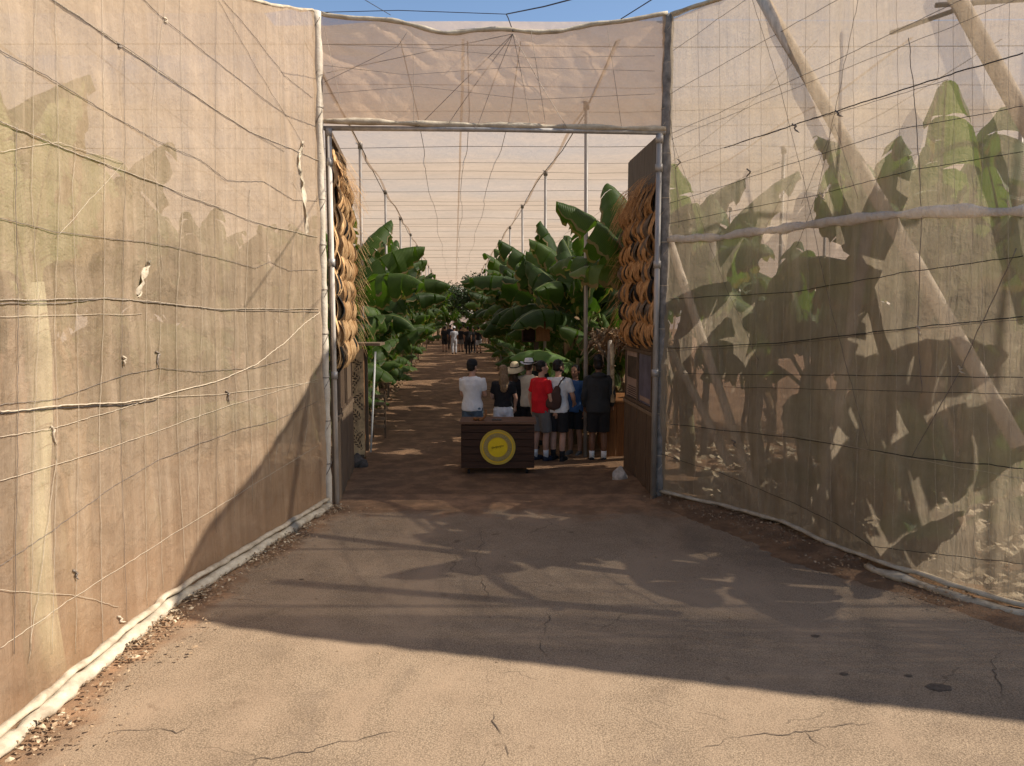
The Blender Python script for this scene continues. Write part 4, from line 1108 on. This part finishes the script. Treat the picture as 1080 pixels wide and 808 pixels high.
# behind the right net
GB = 'banana plants behind the right net'
for (pk, px, Y, s, lb) in ((8, 724, 11.9, 1.0, 'tall banana plant behind the net just right of the gate post'), (9, 800, 11.0, .9, 'banana plant behind the net under the rolled seam near its left end'),
        (9, 850, 10.2, .85, 'banana plant behind the net between the dark pole and the gate'), (8, 985, 8.5, 1.03, 'tallest banana plant behind the right net, torn broad leaves against the pale roof'),
        (1, 1125, 9.2, 1.1, 'banana plant just past the right edge, its leaves reaching in behind the net'), (4, 1035, 10.2, 1.0, 'mid-height banana plant behind the net between the tallest one and the right edge'),
        (9, 1065, 8.4, 1.1, 'banana plant cut by the right edge of the picture behind the net'), (4, 945, 9.2, 1.05, 'mid-height banana plant behind the net with a pale lit leaf'),
        (6, 900, 9.6, 1.0, 'young banana plant low behind the net beside the dark pole'), (6, 1010, 7.9, .9, 'young banana plant low behind the net near the right edge'),
        (2, 905, 15.6, .95, 'banana plant in the second rank behind the right net, middle'), (0, 800, 15.0, .85, 'banana plant in the second rank behind the right net, near the gate'),
        (4, 1010, 11.6, .9, 'banana plant in the second rank behind the right net, toward the right edge'), (0, 1090, 11.5, 1.1, 'banana plant in the second rank at the far right edge')):
    p = at(px, 400, Y); e_ = banana(pk, p.x, Y, s, rr.uniform(0, 6.28), lb, GB)
    if Y < 13: keep_inside(e_, 'R')
# behind the left net
GC = 'banana plants behind the left net'
for (pk, x, Y, s, lb) in ((7, -3.32, 5.15, .95, 'banana plant pressed against the left net at the left edge, pale leaf showing'), (1, -4.5, 7.3, 1.0, 'banana plant dimly seen behind the left net, left of middle'),
        (4, -4.3, 8.6, 1.0, 'short banana plant dimly seen behind the left net near the shadow'), (0, -4.2, 10.6, 1.0, 'banana plant dimly seen behind the left net near the gate'), (3, -5.3, 5.9, 1.0, 'banana plant a rank back behind the left net')):
    e_ = banana(pk, x, Y, s, rr.uniform(0, 6.28), lb, GC); keep_inside(e_, 'L')
    if Y < 5.5:
        for ch in e_.children:
            if ch.name.startswith(('crown', 'pseudostem')):
                ch.data = ch.data.copy(); ch.data.materials.clear(); ch.data.materials.append(M['leaf_lt'] if ch.name.startswith('crown') else M['stem_lt'])  # pale leaf and stem copies, sunlight on the plant added in their colour

banana(4, axis(16.2) - 2.35, 16.2, .82, 1.1, 'low leafy banana plant beside the slatted stand left of the lane', GL)
banana(4, axis(19) - 2.3, 19, .9, 3.1, 'low leafy banana plant overhanging the left edge of the lane', GL)
for k, (dx, Y) in enumerate(((-2.2, 63), (-.6, 66), (.9, 64.5), (2.4, 66), (-3.8, 67), (4.0, 68), (.1, 70), (-1.6, 69))):
    banana([6, 4, 6, 4, 1, 1, 0, 1][k], axis(Y) + dx, Y, 1.15, rr.uniform(0, 6.28), '%s of the far banana plants closing the end of the lane, counted from the nearest' % ordinal(k), 'banana plants closing the lane')
for side, lbl_ in ((-1, 'left'), (1, 'right')):
    Y = 15.4 if side < 0 else 18.5; k = 0
    while Y < 48:
        banana(6 if k % 2 else 4, axis(Y) + side * rr.uniform(2.5, 2.8), Y, rr.uniform(.62, .9), rr.uniform(0, 6.28), '%s low banana sucker from the gate along the %s edge of the lane' % (ordinal(k), lbl_), 'low banana suckers along the lane'); k += 1
        Y += 1.7 + .12 * k
# broad-leaved trees closing the lane
def tree(x, y, h, r, label, sd):
    e = empty('tree', (x, y, 0), 0, label, 'tree', 'trees at the end of the lane'); q = random.Random(sd)
    m = MB().tube([(0, 0, -.1), (.1, 0, h * .3), (0, .1, h * .6)], [.22, .16, .1], 10); tr = m.build('trunk', M['bark'], e, True)
    for k in range(6):
        a = q.uniform(0, 6.28); MB().tube([(0, .05, h * q.uniform(.3, .55)), (math.cos(a) * r * .4, math.sin(a) * r * .4, h * .7), (math.cos(a) * r * .7, math.sin(a) * r * .7, h * .82)], [.09, .05, .02], 6).build('limb', M['bark'], tr, True)
    V = []; F = []; cl = [(Vector((q.gauss(0, r * .42), q.gauss(0, r * .42), h * q.uniform(.42, .86))), r * q.uniform(.25, .45)) for _ in range(26)]
    for c, cr in cl:
        for _ in range(170):
            d = Vector((q.gauss(0, 1), q.gauss(0, 1), q.gauss(0, 1))).normalized() * cr * q.uniform(.55, 1.05); p = c + d
            a = Vector((q.gauss(0, 1), q.gauss(0, 1), q.gauss(0, .6))).normalized(); b_ = a.cross(Vector((q.gauss(0, 1), q.gauss(0, 1), q.gauss(0, 1)))).normalized(); n0 = len(V); s = q.uniform(.10, .17)
            V += [p - a * s, p + b_ * s * .42, p + a * s, p - b_ * s * .42]; F.append([n0, n0 + 1, n0 + 2, n0 + 3])
    mesh_obj('crown', V, F, M['tree_leaf'], e)
tree(axis(62) + 1.9, 62, 6.0, 2.6, 'dark round tree closing the lane, right of the far visitors', 1)
tree(axis(74) - 1.2, 74, 5.6, 2.8, 'dark tree farther back in the middle of the lane end', 2)
tree(axis(70) + 4.8, 70, 5.9, 2.8, 'dark tree at the lane end behind the right banana row', 3)
tree(axis(80) - 5.0, 80, 5.6, 2.9, 'dark tree at the lane end behind the left banana row', 4)

# ------------------------------------------------------------------ people
def cloth(name, col, var=.15): return simple(name, col, .85, var, 6, .25, 120)
SK = {'fair': simple('fair_skin', (.52, .30, .21), .55, .1, 8, .05), 'tan': simple('tanned_skin', (.36, .19, .12), .55, .1, 8, .05), 'brown': simple('brown_skin', (.17, .085, .05), .5, .1, 8, .05)}
HR = {'black': simple('black_hair', (.015, .012, .010), .5, .3, 30, .5, 90, stretch=(1, 1, .2)), 'brown': simple('brown_hair', (.09, .05, .03), .5, .4, 30, .5, 90, stretch=(1, 1, .2)), 'blond': simple('ash_blond_hair', (.26, .17, .09), .5, .4, 30, .5, 90, stretch=(4, 4, .2))}
M['eye'] = simple('eye', (.03, .02, .015), .2, .1, 5, 0); M['lip'] = simple('lips', (.30, .12, .09), .5, .1, 5, 0)
CL = {k: cloth(k + '_fabric', c) for k, c in {'white': (.80, .80, .80), 'cream': (.70, .62, .48), 'red': (.62, .012, .02), 'black': (.018, .018, .02), 'navy': (.03, .035, .055), 'charcoal': (.035, .037, .04), 'grey': (.16, .15, .14),
      'blue': (.05, .12, .27), 'denim': (.10, .14, .18), 'brownbag': (.075, .04, .032), 'straw': (.66, .54, .34), 'tan': (.42, .27, .15), 'pale': (.55, .56, .60)}.items()}
def limb_pts(P, n=4):
    P = [Vector(p) for p in P]; out = []
    for i in range(len(P) - 1):
        p0 = P[max(i - 1, 0)]; p1 = P[i]; p2 = P[i + 1]; p3 = P[min(i + 2, len(P) - 1)]
        for k in range(n):
            t = k / n; out.append(.5 * ((2 * p1) + (p2 - p0) * t + (2 * p0 - 5 * p1 + 4 * p2 - p3) * t * t + (3 * p1 - p0 - 3 * p2 + p3) * t ** 3))
    out.append(P[-1]); return out
def lerpl(Rr, n=4):
    o = []
    for i in range(len(Rr) - 1):
        for k in range(n): o.append(Rr[i] + (Rr[i + 1] - Rr[i]) * (.5 - .5 * math.cos(PI * k / n)))
    o.append(Rr[-1]); return o
def hand(mb, w_, d, inn):
    """w_: wrist, d: direction of the forearm, inn: direction the palm faces"""
    d = d.normalized(); inn = (inn - d * inn.dot(d)).normalized(); s = d.cross(inn)
    mb.tube([w_ - d * .03, w_ + d * .02, w_ + d * .06, w_ + d * .092], [.025, .033, .038, .030], 10)
    for k, ln in enumerate((.068, .078, .074, .058)):
        b = w_ + d * .085 + s * (-.030 + .020 * k); 
        mb.tube([b, b + d * ln * .45 + inn * .006, b + d * ln * .78 + inn * .022, b + d * ln * .95 + inn * .038], [.0095, .009, .0085, .007], 6)
    b = w_ + d * .03 - s * .028
    mb.tube([b, b - s * .02 + d * .025 + inn * .012, b - s * .024 + d * .055 + inn * .022], [.012, .0105, .008], 6)
def person(x, y, rz, H, label, skin='fair', hair='black', top='white', bottom='black', sleeve='short', arms=None, turn=0.0, tilt=0.0, belly=0.0, shorts=True, socks=None, shoes='black',
           hat=None, hairstyle='short', far=False, group=None, stance=.10, step=0.0, female=False, beard=False, hood=False, z=0.0):
    e = empty('person', (x, y, z), rz, label, 'person', group); S = H / 1.75; e.scale = (S, S, S)
    vx = .022 if far else .0075
    sw = .90 if female else 1.0
    ft = [Vector((-stance, -step, 0)), Vector((stance, step, 0))]
    b = MB(); legs = []
    for k, s in enumerate((-1, 1)):
        f = ft[k]; leg = [Vector((s * .088, 0, .92)), Vector((s * .095, f.y * .35 + .005, .70)), Vector((s * (stance + .088) / 2 , f.y * .6 + .02, .49)), Vector((f.x, f.y * .85 - .012, .33)), Vector((f.x, f.y - .01, .09))]
        legs.append(leg); b.tube(limb_pts(leg), lerpl([.098, .082, .056, .056, .038]), 14)
        b.tube([f + Vector((0, -.055, .05)), f + Vector((0, .0, .055)), f + Vector((s * .01, .09, .038)), f + Vector((s * .015, .165, .026))], [.034, .040, .036, .022], 10, .8)
    tors = [(.83, .13, .10), (.90, .165, .115), (.97, .165, .115), (1.08, .138 + belly * .5, .10 + belly), (1.20, .15 + belly * .3, .105 + belly * .8), (1.33, .172 * sw, .112), (1.41, .165 * sw, .095), (1.455, .10, .07), (1.48, .06, .06)]
    b.loft([((0, belly * .5 if 1.0 < z_ < 1.25 else 0, z_), rx, ry) for z_, rx, ry in tors], 22)
    b.tube([(0, -.01, 1.42), (0, .0, 1.50), (0, .012, 1.57)], [.066, .055, .054], 14)
    HM = Matrix.Rotation(turn, 3, 'Z') @ Matrix.Rotation(tilt, 3, 'X'); HC = Vector((0, .012, 1.56))
    def hp(p): return HC + HM @ (Vector(p) - Vector((0, 0, 1.56))) * 1.07
    hb = MB(); hb.ell((0, .0, 1.665), (.074, .092, .088)); hb.ell((0, .022, 1.605), (.058, .070, .078)); hb.ell((0, .055, 1.565), (.036, .035, .030)); hb.ell((0, .098, 1.622), (.012, .020, .022), 10, 6); hb.ell((0, .085, 1.65), (.03, .012, .012), 10, 6)
    hb.ell((0, .088, 1.590), (.024, .010, .012), 10, 6)
    for s in (-1, 1): hb.ell((s * .076, -.002, 1.63), (.012, .020, .030), 8, 6)
    b.V += [hp(v) for v in hb.V] if False else []
    n = len(b.V); b.V += [hp(v) for v in hb.V]; b.F += [[i + n for i in f] for f in hb.F]
    arms = arms or [((-.225, -.01, 1.13), (-.235, .07, .89)), ((.225, -.01, 1.13), (.235, .07, .89))]
    A = []
    for k, s in enumerate((-1, 1)):
        sh = Vector((s * .178 * sw, 0, 1.395)); el = Vector(arms[k][0]); wr_ = Vector(arms[k][1]); A.append((sh, el, wr_))
        b.tube(limb_pts([sh - Vector((s * .05, 0, -.005)), sh, sh.lerp(el, .5), el, el.lerp(wr_, .4), wr_]), lerpl([.05, .056, .047, .038, .038, .025]), 12)
        if not far: hand(b, wr_, wr_ - el, Vector((-s, .3, 0)))
        else: b.ell(wr_ + (wr_ - el).normalized() * .07, (.03, .04, .06), 8, 6)
    remeshed('body', b, SK[skin], e, vx, 0, 1, 1 if not far else 0)
    if not far:
        for s in (-1, 1):
            m = MB().ell((0, 0, 0), (.013, .006, .006), 8, 6); m.V = [hp(v + Vector((s * .029, .083, 1.638))) for v in m.V]; m.build('eye', M['eye'], e, True)
        m = MB().ell((0, 0, 0), (.022, .006, .005), 8, 6); m.V = [hp(v + Vector((0, .096, 1.588))) for v in m.V]; m.build('mouth', M['lip'], e, True)
    cv = .02 if far else .011; fo = 0 if far else .012
    # shirt
    t = MB(); g = .026 if not hood else .035
    lo = .86 if shorts != 'mini' else .97
    t.loft([((0, belly * .5 if 1.0 < z_ < 1.25 else 0, z_), rx + g * f, ry + g * f) for z_, rx, ry, f in [(lo, .165, .12, 1.1)] + [(a, b1, c1, 1.05) for a, b1, c1 in tors[2:7]] + [(1.46, .095, .068, .7), (1.475, .07, .062, .5)]], 24)
    for k, (sh, el, wr_) in enumerate(A):
        s = -1 if k == 0 else 1
        if sleeve == 'short': t.tube([sh - Vector((s * .06, 0, 0)), sh, sh.lerp(el, .45), sh.lerp(el, .70)], [.074, .076, .068, .062], 14)
        else: t.tube(limb_pts([sh - Vector((s * .06, 0, 0)), sh, sh.lerp(el, .5), el, el.lerp(wr_, .5), wr_.lerp(el, .05)]), lerpl([.07, .080, .070, .062, .056, .046]), 14)
    if hood: t.ell((0, -.05, 1.475), (.125, .095, .055)); t.ell((0, .0, 1.45), (.12, .10, .045))
    remeshed('shirt' if not hood else 'hooded_jacket', t, CL[top], e, cv, fo)
    # trousers / shorts
    q = MB(); q.loft([((0, 0, z_), rx, ry) for z_, rx, ry in ((.80, .135, .11), (.86, .180, .132), (.93, .180, .130), (1.0, .158, .118))], 22)
    for k, leg in enumerate(legs):
        kn = (.52 if shorts != 'mini' else .74)
        if shorts:
            end = leg[1].lerp(leg[2], (.70 - kn) / .21) if kn < .7 else leg[0].lerp(leg[1], (.92 - kn) / .22)
            q.tube([leg[0], leg[0].lerp(end, .5), end], [.108, .108, .102 if shorts != 'mini' else .108], 16)
        else: q.tube(limb_pts([leg[0], leg[1], leg[2], leg[3], leg[4]]), lerpl([.108, .095, .075, .07, .06]), 16)
    remeshed('shorts' if shorts else 'trousers', q, CL[bottom], e, cv, fo * .7)
    for k, leg in enumerate(legs):
        f = ft[k]; s = -1 if k == 0 else 1
        m = MB().tube([f + Vector((0, -.075, .045)), f + Vector((0, -.02, .065)), f + Vector((s * .008, .06, .052)), f + Vector((s * .014, .14, .038)), f + Vector((s * .016, .20, .030))], [.030, .047, .047, .043, .024], 12, .85)
        m.box(f + Vector((s * .008, .06, .014)), (.085, .27, .024))
        remeshed('shoe', m, CL[shoes], e, .012 if not far else .02)
        if socks: MB().tube([leg[4] + Vector((0, 0, -.03)), leg[4] + Vector((0, 0, .05)), leg[4].lerp(leg[3], .45)], [.046, .045, .049], 14).build('sock', CL[socks], e, True)
    # hair
    if hairstyle != 'none':
        m = MB(); m.ell((0, -.014, 1.680), (.083, .094, .086), 18, 12); m.ell((0, -.035, 1.63), (.074, .07, .07), 14, 10)
        if hairstyle == 'long':
            m.ell((0, -.06, 1.60), (.092, .055, .12)); m.ell((0, -.105, 1.48), (.095, .05, .13)); m.ell((0, -.125, 1.36), (.075, .04, .10))
        if hairstyle == 'bushy': m.ell((0, .0, 1.745), (.085, .085, .065)); m.ell((0, -.05, 1.72), (.08, .07, .06))
        m.V = [hp(v) for v in m.V]; remeshed('hair', m, HR[hair], e, .01 if not far else .02, .006 if not far else 0, 40)
    if beard:
        m = MB().ell((0, .052, 1.565), (.050, .048, .040), 12, 8); m.ell((0, .02, 1.585), (.064, .055, .035), 12, 8); m.V = [hp(v) for v in m.V]; m.build('beard', HR['black'], e, True)
    if hat:
        kind, colr = hat; V = []; F = []; n = 28
        if kind == 'cap': prof = [(.004, 1.775), (.05, 1.768), (.080, 1.735), (.088, 1.69), (.09, 1.67)]
        elif kind == 'fedora': prof = [(.004, 1.785), (.04, 1.79), (.066, 1.787), (.078, 1.74), (.086, 1.695), (.12, 1.692), (.155, 1.705), (.152, 1.698), (.088, 1.683)]
        else: prof = [(.004, 1.80), (.05, 1.795), (.080, 1.76), (.090, 1.70), (.14, 1.675), (.21, 1.64), (.208, 1.634), (.09, 1.68)]
        for r_, z_ in prof:
            for k in range(n):
                a = 2 * PI * k / n; wv = (.02 * math.sin(2 * a + 1) if r_ > .12 else 0); V.append(hp((r_ * math.cos(a), r_ * 1.12 * math.sin(a) - .008, z_ + wv)))
        for i in range(len(prof) - 1):
            for k in range(n): F.append([i * n + k, (i + 1) * n + k, (i + 1) * n + (k + 1) % n, i * n + (k + 1) % n])
        ho = mesh_obj('hat', V, F, CL[colr], e, True)
        if kind != 'cap': 
            m = MB().tube([Vector((.089 * math.cos(a), .089 * 1.12 * math.sin(a) - .008, 1.705)) for a in [2 * PI * k / 20 for k in range(21)]], .010, 6, 1.2); m.V = [hp(v) for v in m.V]; m.build('hat_band', CL['black'], ho, True)
    return e
def gp_(px, py): p = ground(px, py); return p.x, p.y
# facing angle 0 = looking away from the camera, positive = turned to the left
fold = [((-.24, .06, 1.14), (-.02, .24, 1.16)), ((.24, .06, 1.14), (.05, .25, 1.12))]
GQ = 'visitors standing behind the counter'
p1 = person(-.72, 13.5, R(-14), 1.77, 'man in a white t-shirt and cap seen from behind, left end of the counter', 'fair', 'black', 'white', 'denim', arms=[((-.205, .06, 1.13), (-.05, .24, 1.13)), ((.225, .04, 1.14), (.10, .24, 1.16))], turn=R(-22), hat=('cap', 'black'), group=GQ)
person(-.16, 13.7, R(6), 1.66, 'woman with long hair, black t-shirt and white shorts, back to the camera', 'fair', 'blond', 'black', 'white', arms=[((-.22, .05, 1.15), (-.08, .22, 1.10)), ((.24, -.02, 1.14), (.24, .10, .93))], shorts='mini', hairstyle='long', female=True, group=GQ)
person(.06, 14.4, R(-25), 1.64, 'person in black under a wide straw sun hat behind the long-haired woman', 'fair', 'brown', 'black', 'black', hat=('sun', 'straw'), hairstyle='long', tilt=R(10), female=True, group=GQ)
person(.32, 14.3, R(-30), 1.72, 'man in a cream shirt and white brimmed hat beside the man in red', 'fair', 'brown', 'cream', 'black', hat=('fedora', 'white'), arms=[((-.27, -.02, 1.14), (-.22, .14, .96)), ((.25, -.01, 1.13), (.26, .07, .89))], group=GQ)
person(.50, 14.9, R(-20), 1.76, 'person almost hidden behind the man in red, tan hat showing', 'tan', 'brown', 'charcoal', 'black', hat=('fedora', 'tan'), group=GQ)
x, y = gp_(574, 483); pr = person(.52, 13.25, R(-52), 1.77, 'heavy-set man in a red t-shirt and grey shorts looking right', 'fair', 'black', 'red', 'grey', arms=[((-.27, -.03, 1.13), (-.27, .02, .88)), ((.27, -.01, 1.13), (.27, .09, .90))], turn=R(-25), belly=.075, socks='white', shoes='navy', group=GQ, stance=.09, step=.05)
MB().tube([Vector((-.13, .10, 1.44)), Vector((-.02, .165, 1.3)), Vector((.08, .185, 1.18)), Vector((.17, .12, 1.05))], .011, 6).build('bag_strap', CL['black'], pr, True)
x, y = gp_(590, 485); pw = person(.82, 13.2, R(-24), 1.79, 'bearded man in a white t-shirt with a brown sling bag and black shorts', 'fair', 'black', 'white', 'black', arms=[((-.24, .04, 1.13), (-.2, .2, 1.02)), ((.26, .03, 1.14), (.22, .2, 1.02))], turn=R(-38), beard=True, socks='black', group=GQ, step=-.05)
bg_ = MB().ell((.0, -.17, 1.10), (.13, .065, .17)); bg_.ell((-.03, -.165, 1.03), (.15, .065, .12)); bg_.ell((.04, -.15, 1.24), (.07, .045, .10))
bo = remeshed('sling_bag', bg_, CL['brownbag'], pw, .012, .01, 10)
MB().tube([Vector((.03, -.16, 1.28)), Vector((.10, -.12, 1.42)), Vector((.13, -.02, 1.475)), Vector((.10, .08, 1.43)), Vector((0, .14, 1.30)), Vector((-.12, .14, 1.12))], .02, 8, .6).build('strap', CL['brownbag'], bo, True)
person(1.17, 13.75, R(150), 1.66, 'person in a blue printed t-shirt facing the camera between two men', 'tan', 'black', 'blue', 'black', shorts=True, group=GQ, shoes='grey')
person(1.52, 13.1, R(-6), 1.83, 'person in a dark hooded jacket and black shorts with tall hair, back to the camera', 'brown', 'black', 'charcoal', 'black', sleeve='long', hairstyle='bushy', hood=True, socks='white', group=GQ, arms=[((-.23, .0, 1.13), (-.22, .12, .93)), ((.235, .02, 1.13), (.23, .14, .94))], tilt=R(-8))
GF = 'visitors far down the lane'
for (px, py, H, rz, tp, bt, sh, lb, ht) in (
    (469, 371, 1.68, 0, 'black', 'black', True, 'far visitor in a black top and shorts, leftmost of the distant group', None), (479, 373.5, 1.72, 5, 'pale', 'pale', False, 'far visitor in a pale shirt and white cap, nearest of the distant group', ('cap', 'white')),
    (486, 371, 1.66, -20, 'black', 'grey', True, 'far visitor in dark clothes and grey shorts right of the pale shirt', None), (493.5, 373, 1.7, 10, 'black', 'black', False, 'far visitor all in black in the middle of the distant group', None),
    (499, 372, 1.6, 160, 'charcoal', 'black', False, 'far visitor in charcoal turned toward the camera', None), (505, 372.5, 1.72, -15, 'black', 'pale', True, 'far visitor in a black top and pale shorts, rightmost of the distant group', None),
    (475, 368.5, 1.72, 0, 'navy', 'black', False, 'far visitor in navy half hidden behind the leftmost one', None), (489, 368.5, 1.78, 0, 'tan', 'black', False, 'far visitor in a tan top farthest back in the distant group', None)):
    x, y = gp_(px, py); person(x, y, R(rz), H, lb, 'tan', 'black', tp, bt, shorts=sh, hat=ht, far=True, group=GF, step=.06)

# ------------------------------------------------------------------ soil bank and litter
def bank():
    V = []; F = []; cols = 14
    for i, p in enumerate(RL):
        t = (RL[min(i + 1, len(RL) - 1)] - RL[max(i - 1, 0)]).normalized(); n = Vector((t.y, -t.x, 0))
        wd = .55 + .35 * noise.noise(Vector((p.x * .8, p.y * .8, 5)))
        for k in range(cols + 1):
            u = k / cols; q = p + n * (-.5 + (wd + .5) * u); h = math.sin(PI * min(1, u)) ** .8 * (.065 + .05 * noise.noise(Vector((q.x * 2.2, q.y * 2.2, 1)))) + .03 * noise.noise(q * 9) + .012 * noise.noise(q * 30)
            V.append(Vector((q.x, q.y, .002 + max(-.01, h * (1 - u) ** .5 * 1.15 if u > .5 else h))))
    for i in range(len(RL) - 1):
        for k in range(cols): F.append([i * (cols + 1) + k, (i + 1) * (cols + 1) + k, (i + 1) * (cols + 1) + k + 1, i * (cols + 1) + k + 1])
    o = mesh_obj('soil_bank', V, F, M['ground'], None, True); tag(o, 'low bank of crumbled red soil along the foot of the right net', None, None, 'structure')
bank()
def scatter(name, pts, mat, label, smin, smax, sd):
    q = random.Random(sd); V = []; F = []
    for p in pts:
        L = q.uniform(smin, smax); w_ = L * q.uniform(.12, .4); a = q.uniform(0, 6.28); d = Vector((math.cos(a), math.sin(a), q.uniform(-.15, .35))); s = Vector((-math.sin(a), math.cos(a), q.uniform(-.6, .6))) * w_; n0 = len(V); cz = L * q.uniform(.05, .3)
        for i in range(3):
            u = i / 2; c = p + d * L * (u - .5) + Vector((0, 0, cz * math.sin(PI * u) + .008)); ww = (.35, 1, .2)[i]; V += [c + s * ww, c - s * ww]
        F += [[n0, n0 + 1, n0 + 3, n0 + 2], [n0 + 2, n0 + 3, n0 + 5, n0 + 4]]
    o = mesh_obj(name, V, F, mat); tag(o, label, 'litter', None, 'stuff'); return o
q = random.Random(31)
def along(L, n, lo, hi, side=1, ymin=2.0, z=.01):
    out = []
    LLs = [i for i, p in enumerate(L) if p.y > ymin and -3.4 < p.x < 9]
    for _ in range(n):
        i = q.choice(LLs); p = L[i]; t = (L[min(i + 1, len(L) - 1)] - L[max(i - 1, 0)]).normalized(); nn = Vector((t.y, -t.x, 0)) * side
        if noise.noise(Vector((p.x * 1.7, p.y * 1.7, 8))) < -.15 and q.random() < .75: continue
        out.append(p + nn * (lo + (hi - lo) * q.random() ** 1.8) + Vector((0, 0, z + q.uniform(0, .05))))
    return out
scatter('dry_leaf_litter', along(LL, 3000, .08, .36), M['litter'], 'dry leaf scraps gathered along the foot of the left net', .008, .045, 1)
scatter('dry_leaf_litter', along(LL, 700, .08, .30), M['litter_pale'], 'pale thin straw pieces along the foot of the left net', .015, .06, 9)
scatter('dry_leaf_litter', along(LL, 1400, .1, .7), M['litter'], 'dark crumbs of soil and leaf along the left net', .012, .04, 2)
scatter('dry_leaf_litter', along(RL, 2600, .02, .6, z=.05), M['litter'], 'dark leaf scraps on the soil bank by the right net', .01, .045, 3)
pts = [Vector((axis(y) + s * q.uniform(1.9, 4.6), y, q.uniform(.0, .12))) for y in [12.5 + 30 * q.random() ** 1.6 for _ in range(7000)] for s in (q.choice((-1, 1)),) if not (s > 0 and y < 15.2)]
scatter('dry_leaf_litter', pts, M['litter'], 'brown dry leaf litter under the banana plants on both sides of the lane', .03, .22, 4)
pts = [Vector((q.uniform(2.8, 12), q.uniform(5.0, 15), q.uniform(0, .1))) for _ in range(9000)]
pts = [p for p in pts if (interpx(RW, p.y) or 2.2) + .1 < p.x]
scatter('dry_leaf_litter', pts, M['litter_pale'], 'dead leaves and mulch on the ground behind the right net', .04, .30, 5)
pts = [ground(px, py) for px, py in [(q.gauss(545, 150), q.uniform(535, 700)) for _ in range(120)] if 250 < px < 900]
scatter('scattered_grit', pts, M['litter'], 'few dark crumbs lying on the asphalt', .008, .035, 6)
for k, (px, py, s) in enumerate(((990, 726, .055), (958, 714, .018), (860, 672, .022), (890, 712, .02), (318, 612, .015))):
    p = ground(px, py); V = [Vector((p.x, p.y, .011))]; F = []
    for i in range(22):
        a = 2 * PI * i / 22; r = s * (1 + .35 * noise.noise(Vector((math.cos(a) * 2, math.sin(a) * 2, k)))); V.append(Vector((p.x + r * 1.6 * math.cos(a), p.y + r * math.sin(a), .011)))
    for i in range(22): F.append([0, 1 + i, 1 + (i + 1) % 22])
    mesh_obj('oil_spot', V, F, M['crack'], pv)
